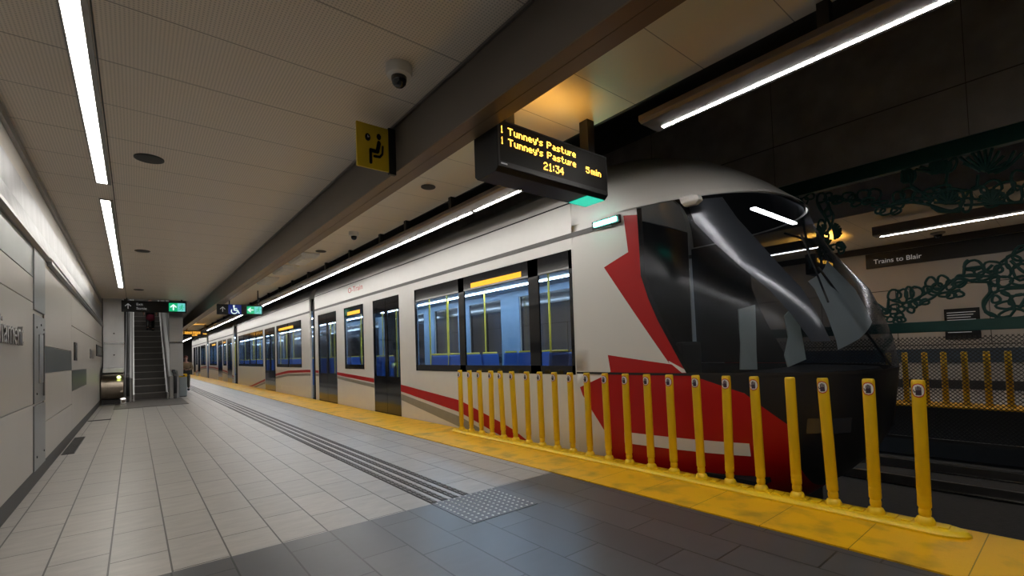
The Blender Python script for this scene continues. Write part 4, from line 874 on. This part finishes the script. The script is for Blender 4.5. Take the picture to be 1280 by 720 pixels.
strip_rows(cab, topz, lambda z: 0, lambda z: PI, NPH*2)
strip_rows(cab, midz, lambda z: 0, lambda z: phi_y(glass_y(z), z), 10)
strip_rows(cab, midz, lambda z: PI-phi_y(glass_y(z), z), lambda z: PI, 10)
cab.build('cab_shell', K['cab'], train, smooth=True)
mb = MB(); strip_rows(mb, midz, lambda z: phi_y(glass_y(z), z), lambda z: PI-phi_y(glass_y(z), z), 60, .004)
mb.build('windscreen', K['wind'], train, smooth=True)
# dark border round the glass, grey band behind it standing in for a reflection
mb = MB()
for sgn in (0,):
    f = (lambda a: a) if not sgn else (lambda a: PI-a)
    mb2z = sub(1.5, 3.28)
    strip_rows(mb, mb2z, lambda z: f(phi_x(lerp(z, [1.5, 2.3, 3.0, 3.28], [5.60, 5.42, 5.28, 5.27]), z)), lambda z: f(phi_x(lerp(z, [1.5, 1.9, 2.67, 3.28], [5.74, 5.70, 5.64, 5.50]), z)), 8, -.05)
mb.build('windscreen_reflection_band', K['reflection_grey'], train, smooth=True)  # grey strip shaped like a reflection sweeping down the glass
mb = MB(); strip_rows(mb, [1.135, 1.15, 1.165], lambda z: 0, lambda z: PI, 80, .006); mb.build('waist_trim', K['blackm'], train)
mb = MB(); strip_rows(mb, [3.30, 3.33, 3.36], lambda z: phi_y(3.9, z), lambda z: PI-phi_y(3.9, z), 60, .02); mb.build('visor_edge', K['train_white'], train, smooth=True)
# cab fittings, an added lamp and a stand-in reflection
mb = bx(5.15, 8.05, 4.62, 4.68, -.2, 3.6); mb.build('cab_bulkhead', K['cabin'], train)
mb = MB(); strip_rows(mb, sub(-.3, GL0-.01), lambda z: 0.02, lambda z: PI-.02, 60, -.03); strip_rows(mb, sub(GL1+.02, 4.28), lambda z: 0.02, lambda z: PI-.02, 60, -.03)
strip_rows(mb, midz, lambda z: .01, lambda z: phi_y(glass_y(z)-.05, z), 8, -.03); strip_rows(mb, midz, lambda z: PI-phi_y(glass_y(z)-.05, z), lambda z: PI-.01, 8, -.03)
mb.build('cab_lining', K['cabin'], train, smooth=True)
bx(5.95, 7.25, 2.5, 2.56, 3.15, 3.17).build('cab_fill_lamp', K['cab_fill'], train)  # added lamp, lights the pale shapes behind the glass
mb = MB(); mb.loft([[surf(phi_x(5.78+(6.44-5.78)*k/8, 1.4), lerp(j, [0, 8], [1.40, 2.18])+.3*k/8, -.04) for k in range(9)] for j in range(9)], closed=False); mb.build('windscreen_reflection', K['reflection_pale'], train, smooth=True)  # pale patch shaped as a reflection at the windscreen edge
bx(5.2, 8.0, 2.3, 4.62, -.06, .0).build('cab_floor', K['cabin'], train)
mb = MB(); mb.loft([[surf(a, z, -.06-i) for a in [.55+k*(PI-1.1)/30 for k in range(31)]]+[(7.6, 3.0, zz), (5.6, 3.0, zz)] for i, z, zz in ((0, .7, .7), (0, 1.05, 1.02), (.12, 1.15, 1.1))], caps=True)
mb.build('dashboard', K['cabin'], train)
o = bx(6.3, 6.9, 3.3, 3.85, .5, .62).build('driver_seat', K['blackm'], train, .04); bx(6.3, 6.9, 3.8, 3.92, .6, 1.55).build('backrest', K['blackm'], o, .05); MB().tube((6.6, 3.6, 0), (6.6, 3.6, .5), .07).build('pedestal', K['black'], o)
# two pale shapes imitating reflections in the side of the windscreen
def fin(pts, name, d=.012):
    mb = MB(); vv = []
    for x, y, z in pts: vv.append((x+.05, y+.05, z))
    mb.prism(vv, (.02, .02, 0)); mb.build(name, K['reflection_pale'], train)
fin([(5.33, 2.45, 1.89), (5.41, 2.30, 1.93), (5.40, 2.30, 1.61), (5.36, 2.29, 1.40), (5.36, 2.29, 1.2), (5.30, 2.45, 1.2), (5.325, 2.44, 1.5)], 'side_reflection')
fin([(5.58, 2.06, 1.79), (5.66, 1.97, 1.92), (5.67, 1.93, 1.55), (5.66, 1.90, 1.3), (5.55, 2.04, 1.22), (5.53, 2.06, 1.35), (5.58, 2.03, 1.55)], 'side_reflection')
# camera pod, marker lamp, headlamps, wiper
mb = MB(); mb.loft([[(5.20-a, 2.98-b_+k*.02, zz) for a, b_ in ((0, 0), (.10*s, .0), (.07*s, .22*s), (-.03, .22*s))] for k, (zz, s) in enumerate(((3.16, .6), (3.20, 1), (3.26, 1), (3.29, .7)))], caps=True); mb.build('camera_pod', K['white'], train, .012)
mb = bx(4.965, 5.005, 3.86, 4.26, 3.175, 3.24); mb.build('marker_lamp', K['green_lamp'], train, .015)
bx(4.985, 5.03, 3.82, 4.30, 3.15, 3.26).build('lamp_bezel', K['blackm'], train, .01)
for sgn in (0, 1):
    mb = MB(); f = (lambda a: a) if not sgn else (lambda a: PI-a)
    strip_rows(mb, [.52, .6, .68], lambda z: f(.95), lambda z: f(1.2), 8, .012); mb.build('headlamp', K['lens'], train, smooth=True)
    mb = MB(); strip_rows(mb, [.24, .262, .30, .345, .385], lambda z: f(phi_y(3.90, z)), lambda z: f(phi_y(2.42, z)), 24, .006)
    mb.build('white_bar', K['train_white'], train, smooth=True)
wp = MB(); wp.tube(surf(1.5, 1.2, .03), surf(1.25, 2.3, .03), .012); wp.tube(surf(1.15, 1.9, .03), surf(1.36, 2.75, .03), .010); wp.build('wiper', K['rubber'], train)

# passenger cars -------------------------------------------------------
W0, W1, DT = 1.12, 2.96, 2.96
CARS = [  # y0, y1, windows, doors
    (4.7, 17.3, [(4.72, 9.67)], [(10.49, 12.10), (15.03, 16.94)], [(12.76, 14.29)]),
    (17.9, 33.4, [(19.04, 23.06), (25.92, 33.0)], [(23.37, 25.55)], []),
    (34.9, 47.9, [(37.9, 39.4), (42.8, 47.2)], [(35.5, 37.5), (39.8, 42.1)], []),
    (49.4, 62.9, [(50.2, 54.0), (57.1, 58.6)], [(54.6, 56.7), (59.0, 61.2)], [])]
ROOF = [(-1.6, 3.65), (-1.585, 3.72), (-1.50, 3.93), (-1.34, 4.08), (-1.05, 4.20), (-.6, 4.26), (0, 4.28), (.6, 4.26), (1.05, 4.20), (1.34, 4.08), (1.50, 3.93), (1.585, 3.72), (1.6, 3.65)]
RED_W = [(4.9, -.35, -.6), (5.3, -.2, -.42), (6.25, .18, -.06), (7.87, .557, .32), (10.4, .766, .60), (12.14, .88, .77), (15.07, 1.01, .92), (17.3, 1.04, .95), (18.3, 1.05, .95), (21.1, .98, .88), (23.2, .82, .72), (25.85, .48, .38), (29, .08, -.02), (32.7, -.25, -.35), (34.8, .45, .35), (38, .76, .66), (44, .97, .87), (50, 1.02, .92), (54, .9, .8), (58, .5, .4), (62.9, -.1, -.2)]
def ribbon(y0, y1, dtop, dbot, name, m, car, x, grey=False):
    ys = [y0+(y1-y0)*k/24 for k in range(25)]; rows = []
    for y in ys:
        zt = lerp(y, [r[0] for r in RED_W], [r[1] for r in RED_W]); zb = lerp(y, [r[0] for r in RED_W], [r[2] for r in RED_W])
        h = zt-zb
        if grey: zt, zb = zb-.35*h, zb-1.25*h
        zt, zb = max(zt, -.29), max(zb, -.295)
        rows.append([(x, y, zb), (x, y, zt)])
    rows = [r for r in rows if r[1][2]-r[0][2] > .01]
    if len(rows) > 1:
        mb = MB(); mb.loft(rows, closed=False); mb.build(name, m, car)
seat_src = []
def seat(car, x, y, face):
    if not seat_src:
        o = bx(-.21, .21, -.22, .22, .42, .50).build('passenger_seat', K['blue_seat'], None, .03)
        b_ = MB(); b_.prism([(-.21, .17, .46), (-.21, .24, .46), (-.21, .34, 1.42), (-.21, .27, 1.44)], (.42, 0, 0)); b_.build('backrest', K['blue_seat'], o, .03)
        bx(-.18, .18, -.1, .14, 0, .42).build('pedestal', K['steel_dark'], o); MB().tube((-.18, .31, 1.45), (.18, .31, 1.45), .018).build('grab_rail', K['pole_y'], o)
        seat_src.append(o)
    s0 = seat_src[0]
    o = s0 if len(seat_src) == 1 else s0.copy()
    if len(seat_src) > 1:
        C.objects.link(o)
        for ch in s0.children: c = ch.copy(); C.objects.link(c); c.parent = o
    seat_src.append(o)
    o.parent = train; o.location = Vector((x, y, .02))-TO; o.rotation_euler = (0, 0, 0 if face > 0 else PI)
for ci, (y0, y1, wins, doors, wins2) in enumerate(CARS):
    allw = wins+wins2
    holes = sorted([(a, b_, W0, W1) for a, b_ in allw]+[(a, b_, -.30, DT) for a, b_ in doors])
    body = MB()
    for xo, xi in ((5.0, 5.06), (8.14, 8.2)):
        y = y0
        for a, b_, zb, zt in holes:
            if a > y: body.box(xo, xi, y, a, -.30, 3.66)
            if zb > -.3: body.box(xo, xi, a, b_, -.30, zb)
            body.box(xo, xi, a, b_, zt, 3.66); y = b_
        if y < y1: body.box(xo, xi, y, y1, -.30, 3.66)
    rf = [(XC+a, z) for a, z in ROOF]
    body.prism([(x, y0, z) for x, z in rf], (0, y1-y0, 0))
    car = body.build('carriage_body', K['train_white'], train, .004)
    for side, x in ((0, 4.995), (1, 8.205)):
        d = -1 if side == 0 else 1
        lo, hi = sorted((x, x-d*.01))
        bx(lo, hi, y0 if ci else y0-.75, y1, 3.13, 3.20).build('gutter', K['gutter'], car)
        bx(lo, hi, y0, y1, 3.635, 3.655).build('roof_seam', K['black'], car)
        if side == 0 or ci == 0:
            pass
        for a, b_ in allw:
            glo, ghi = sorted((5.012 if side == 0 else 8.188, 5.024 if side == 0 else 8.176))
            w_ = MB(); flo, fhi = sorted((x, x-d*.03))
            nm = max(1, round((b_-a)/2.0)) if (ci, a) != (0, 4.72) else 3
            w_.box(flo, fhi, a, b_, W0, W0+.13); w_.box(flo, fhi, a, b_, W1-.28, W1); w_.box(flo, fhi, a, a+.06, W0, W1); w_.box(flo, fhi, b_-.06, b_, W0, W1)
            cuts = [(5.46, 5.70), (7.61, 7.81)] if (ci, a) == (0, 4.72) else [(a+(b_-a)*k/nm-.05, a+(b_-a)*k/nm+.05) for k in range(1, nm)]
            for c0, c1 in cuts: w_.box(flo, fhi, c0, c1, W0, W1)
            wo = w_.build('window_frame', K['black_gl'], car)
            bx(glo, ghi, a, b_, W0, W1).build('window_glass', K['glass'], car)
        for a, b_ in doors:
            flo, fhi = sorted((5.005 if side == 0 else 8.195, 5.045 if side == 0 else 8.155)); mid = (a+b_)/2
            for p, q in ((a, mid-.006), (mid+.006, b_)):
                dm = MB(); dm.box(flo, fhi, p, q, -.05, .95); dm.box(flo, fhi, p, q, 2.62, DT); dm.box(flo, fhi, p, p+.07, .95, 2.62); dm.box(flo, fhi, q-.07, q, .95, 2.62)
                do = dm.build('door', K['black_gl'], car)
                glo, ghi = sorted((5.015 if side == 0 else 8.185, 5.03 if side == 0 else 8.17))
                bx(glo, ghi, p+.06, q-.06, .94, 2.63).build('door_glass', K['door_glass'], car)
            bx(flo, fhi, a, b_, -.30, -.05).build('door_sill', K['steel_dark'], car)
        # stripes between the doors
        edges = [y0+(0 if ci else .0)]+[v for dd in sorted(doors) for v in dd]+[y1]
        for k in range(0, len(edges), 2):
            if edges[k+1]-edges[k] > .1:
                xs_ = 4.9965 if side == 0 else 8.2035
                ribbon(edges[k], edges[k+1], 0, 0, 'red_stripe', K['train_red'], car, xs_); ribbon(edges[k], edges[k+1], 0, 0, 'grey_stripe', K['train_grey'], car, xs_, True)
    # inside
    lin = MB()
    for xo, xi in ((5.062, 5.08), (8.12, 8.138)):
        y = y0
        for a, b_, zb, zt in holes:
            if a > y: lin.box(xo, xi, y, a, .02, 3.12)
            if zb > -.3: lin.box(xo, xi, a, b_, .02, zb)
            lin.box(xo, xi, a, b_, zt, 3.12); y = b_
        if y < y1: lin.box(xo, xi, y, y1, .02, 3.12)
    lin.build('saloon_lining', K['int_blue'], train)
    bx(5.06, 8.14, y0, y1, -.06, .02).build('saloon_floor', K['cabin_floor'], train)
    bx(5.06, 8.14, y0, y1, 3.12, 3.2).build('saloon_ceiling', K['int_blue'], train)
    for x in (5.75, 7.4): bx(x-.05, x+.05, y0+.3, y1-.3, 3.10, 3.125).build('saloon_light', K['int_light'], train)
    for k, y in enumerate([y0+1.0+j*1.9 for j in range(int((y1-y0)/1.9))]):
        if any(a-.3 < y < b_+.3 for a, b_ in doors): continue
        for x in (5.35, 5.8, 7.4, 7.85): seat(train, x, y, 1 if k % 2 else -1)
    for a, b_ in doors:
        for y in (a-.15, b_+.15):
            for x in (5.75, 7.45): MB().tube((x, y, .0), (x, y, 3.12), .02).build('grab_pole', K['pole_y'], train)
    for k in range(int((y1-y0)/4)):
        y = y0+2.2+k*4
        MB().tube((6.6, y, 0), (6.6, y, 3.12), .022).build('grab_pole', K['pole_y'], train)
    if ci < 3:
        g = MB(); yb = CARS[ci+1][0]; n = 7
        rings = []
        for k in range(n*2+1):
            yy = y1+(yb-y1)*k/(n*2); s = .0 if k % 2 else .05
            rings.append([(XC+a, yy, z) for a, z in ((-1.5+s, -.2), (-1.5+s, 3.5), (-1.2, 3.95-s), (1.2, 3.95-s), (1.5-s, 3.5), (1.5-s, -.2))])
        g.loft(rings); g.build('gangway_bellows', K['rubber'], train)
    bx(5.06, 8.14, y1-.05, y1, 0, 3.1).build('end_partition', K['int_blue'], train) if ci == 3 else None
bx(5.2, 8.0, 2.6, 62.5, -.86, -.28).build('underframe', K['blackm'], train)
for yb in (4.2, 14., 21., 30., 38., 45., 52., 60.):
    for x in (5.9, 7.3):
        for dy in (-.9, .9):
            MB().lathe((x-.06, yb+dy, -.625), [(.312, 0), (.312, .12)], 28, 'X').build('wheel', K['steel_dark'], train)
# amber destination band in the first window and further along
bx(4.992, 5.0, 5.87, 7.36, 2.72, 2.81).build('destination_band', K['amber_soft'], train)
for a, b_ in ((20.2, 22.6), (38.2, 39.2), (43.5, 45.5), (13.0, 14.0)): bx(4.992, 5.0, a, b_, 2.72, 2.82).build('destination_band', K['amber_soft'], train)
text('roof_lettering', 'O-Train', (4.992, 13.9, 3.38), (0, -1, 0), (0, 0, 1), .22, K['red'], train, ext=.001, xs=1.6)
bx(4.994, 4.999, 20.2, 22.4, .12, .34).build('side_plate', K['white'], train)
# ================================================================== PEOPLE
def skin_chain(name, m, parent, verts, edges, radii, root=0, sub_=2):
    me = bpy.data.meshes.new(name); off = origin(parent)
    me.from_pydata([Vector(v) for v in verts], edges, []); o = bpy.data.objects.new(name, me); C.objects.link(o); o.parent = parent
    me.materials.append(m)
    sk = o.modifiers.new('skin', 'SKIN'); sk.use_smooth_shade = True
    for i, r in enumerate(radii):
        rr = r if isinstance(r, tuple) else (r, r); me.skin_vertices[0].data[i].radius = rr
    for v in me.skin_vertices[0].data: v.use_root = False
    me.skin_vertices[0].data[root].use_root = True
    sb = o.modifiers.new('sub', 'SUBSURF'); sb.levels = sub_; sb.render_levels = sub_
    return o
def person(loc, label, top, trousers, hair, skin, carry=True, yaw=0., shoes=None, back=False, s=1.):
    """faces -Y before yaw; mid-step"""
    t = thing('person', loc, label, 'person'); t.rotation_euler = (0, 0, yaw); t.scale = (s, s, s)
    # joints
    pel = (0, 0, .95); chest = (0, -.02, 1.25); sh = (0, 0, 1.42); neck = (0, -.01, 1.50); chin = (0, -.03, 1.56); head = (0, -.02, 1.66); crown = (0, 0, 1.73)
    lh, rh = (-.10, 0, .92), (.10, 0, .92)
    lk, rk = (-.11, -.14, .52), (.10, .02, .50); la, ra = (-.11, -.10, .09), (.10, .24, .14); lt, rt = (-.12, -.26, .03), (.10, .14, .04)
    ls, rs = (-.19, 0, 1.40), (.19, 0, 1.40)
    if carry: le, re, lw, rw = (-.27, -.06, 1.13), (.27, -.06, 1.13), (-.10, -.26, 1.12), (.10, -.27, 1.08)
    else: le, re, lw, rw = (-.25, .02, 1.12), (.25, .03, 1.12), (-.25, -.08, .88), (.25, -.06, .88)
    lf, rf = tuple(Vector(lw)+(Vector(lw)-Vector(le)).normalized()*.09), tuple(Vector(rw)+(Vector(rw)-Vector(re)).normalized()*.09)
    V = [pel, chest, sh, neck, chin, head, crown, lh, lk, la, lt, rh, rk, ra, rt, ls, le, lw, lf, rs, re, rw, rf]
    Ed = [(0, 1), (1, 2), (2, 3), (3, 4), (4, 5), (5, 6), (0, 7), (7, 8), (8, 9), (9, 10), (0, 11), (11, 12), (12, 13), (13, 14), (2, 15), (15, 16), (16, 17), (17, 18), (2, 19), (19, 20), (20, 21), (21, 22)]
    R = [(.14, .10), (.15, .11), (.09, .08), .055, (.065, .075), (.082, .10), (.06, .075),   .085, .055, .028, .022, .085, .055, .028, .022, .06, .045, .032, .034, .06, .045, .032, .034]
    skin_chain('body', skin, t, V, Ed, R)
    # jacket over torso and arms, trousers over legs
    V2 = [pel, chest, sh, ls, le, tuple(Vector(le).lerp(Vector(lw), .86)), rs, re, tuple(Vector(re).lerp(Vector(rw), .86)), (0, 0, .46 if back else .84)]
    skin_chain('jacket', top, t, V2, [(9, 0), (0, 1), (1, 2), (2, 3), (3, 4), (4, 5), (2, 6), (6, 7), (7, 8)], [(.18, .13), (.185, .14), (.12, .105), .085, .066, .052, .085, .066, .052, (.21, .17) if back else (.17, .125)])
    V3 = [(0, 0, .93), lh, lk, tuple(Vector(lk).lerp(Vector(la), .92)), rh, rk, tuple(Vector(rk).lerp(Vector(ra), .92))]
    skin_chain('trousers', trousers, t, V3, [(0, 1), (1, 2), (2, 3), (0, 4), (4, 5), (5, 6)], [(.16, .12), .10, .075, .058, .10, .075, .058])
    for a_, b_ in ((la, lt), (ra, rt)):
        skin_chain('shoe', shoes or K['black'], t, [(a_[0], a_[1]+.04, a_[2]-.03), (a_[0], (a_[1]+b_[1])/2, (a_[2]+b_[2])/2-.01), (b_[0], b_[1]-.02, b_[2]+.005)], [(0, 1), (1, 2)], [.068, .064, .05], sub_=1)
    mb = MB(); rings = []
    for r, h in ((.098, 1.64), (.104, 1.68), (.10, 1.73), (.08, 1.77), (.04, 1.795), (.004, 1.80)):
        rings.append([(r*.88*math.cos(2*PI*k/20), .008+r*1.05*math.sin(2*PI*k/20)+(.02 if h < 1.7 else 0), h+(.055 if math.sin(2*PI*k/20) < -.3 and h < 1.7 else 0)) for k in range(20)])
    mb.loft(rings); me_o = mb_local(mb, 'hair', hair, t)
    if not back:
        mb = MB()
        for sx in (-1, 1): mb.box(sx*.032-.012, sx*.032+.012, -.122, -.112, 1.665, 1.675)
        mb.box(-.022, .022, -.125, -.112, 1.598, 1.606); mb_local(mb, 'face_features', K['base'], t)
        mb = MB(); mb.prism([(-.014, -.115, 1.625), (.014, -.115, 1.625), (0, -.145, 1.632), (0, -.118, 1.672)][:3], (0, 0, .012)); mb_local(mb, 'nose', skin, t)
    # fingers
    for wv, fv in ((lw, lf), (rw, rf)):
        d = (Vector(fv)-Vector(wv)).normalized(); side = d.cross(Vector((0, 0, 1))).normalized(); up = side.cross(d)
        for k in range(4):
            b0 = Vector(fv)+up*(k-1.5)*.018; p1 = b0+d*.035+side*.0; p2 = p1+d*.03-Vector((0, -.012, 0))
            skin_chain('finger', skin, t, [b0, p1, p2], [(0, 1), (1, 2)], [.009, .0085, .007], sub_=1)
        skin_chain('thumb', skin, t, [Vector(wv)+d*.03+up*.03, Vector(wv)+d*.06+up*.055], [(0, 1)], [.011, .009], sub_=1)
    return t
def mb_local(mb, name, m, parent):
    bmesh.ops.recalc_face_normals(mb.bm, faces=mb.bm.faces)
    me = bpy.data.meshes.new(name); mb.bm.to_mesh(me); mb.bm.free(); me.materials.append(m)
    o = bpy.data.objects.new(name, me); C.objects.link(o); o.parent = parent
    for p in me.polygons: p.use_smooth = True
    return o
p1 = person((2.02, 28.7, 0), 'person walking down the platform in an olive jacket holding a dark bag', K['olive'], K['khaki'], K['auburn'], K['skin'], True, -.1)
t = thing('handbag', (2.02, 28.34, .84), 'dark bag held in front by the walking person', 'bag')
mb = MB(); mb.loft([[(2.02+a*.17*k, 28.38+b_*.06*k, z) for a, b_ in ((-1, -1), (1, -1), (1, 1), (-1, 1))] for k, z in ((.9, .84), (1, .88), (.98, 1.02), (.7, 1.07))], caps=True); mb.build('body', K['black'], t, .02)
mb = MB(); pts = [(2.02+.10*math.cos(PI*k/10), 28.38, 1.06+.09*math.sin(PI*k/10)) for k in range(11)]
for a, b_ in zip(pts[:-1], pts[1:]): mb.tube(a, b_, .01, seg=8)
mb.build('handle', K['black'], t)
k_ = 10; person((.62, EY+.05+k_*.48+.26, .02+k_*.277+.27), 'person in a dark red coat riding up near the top of the escalator', K['maroon'], K['black'], K['darkhair'], K['skin'], False, PI, back=True)

# lettering and tracery become plain meshes
bpy.context.view_layer.update()
dg = bpy.context.evaluated_depsgraph_get()
for ob in [o for o in C.objects if o.type in ('FONT', 'CURVE')]:
    me = bpy.data.meshes.new_from_object(ob.evaluated_get(dg)); nm = ob.name.split('.')[0]; par = ob.parent; ml = ob.matrix_local.copy()
    bpy.data.objects.remove(ob)
    me.name = nm; o2 = bpy.data.objects.new(nm, me); C.objects.link(o2); o2.parent = par; o2.matrix_local = ml
    if nm == 'flower_tracery':
        for p in me.polygons: p.use_smooth = True
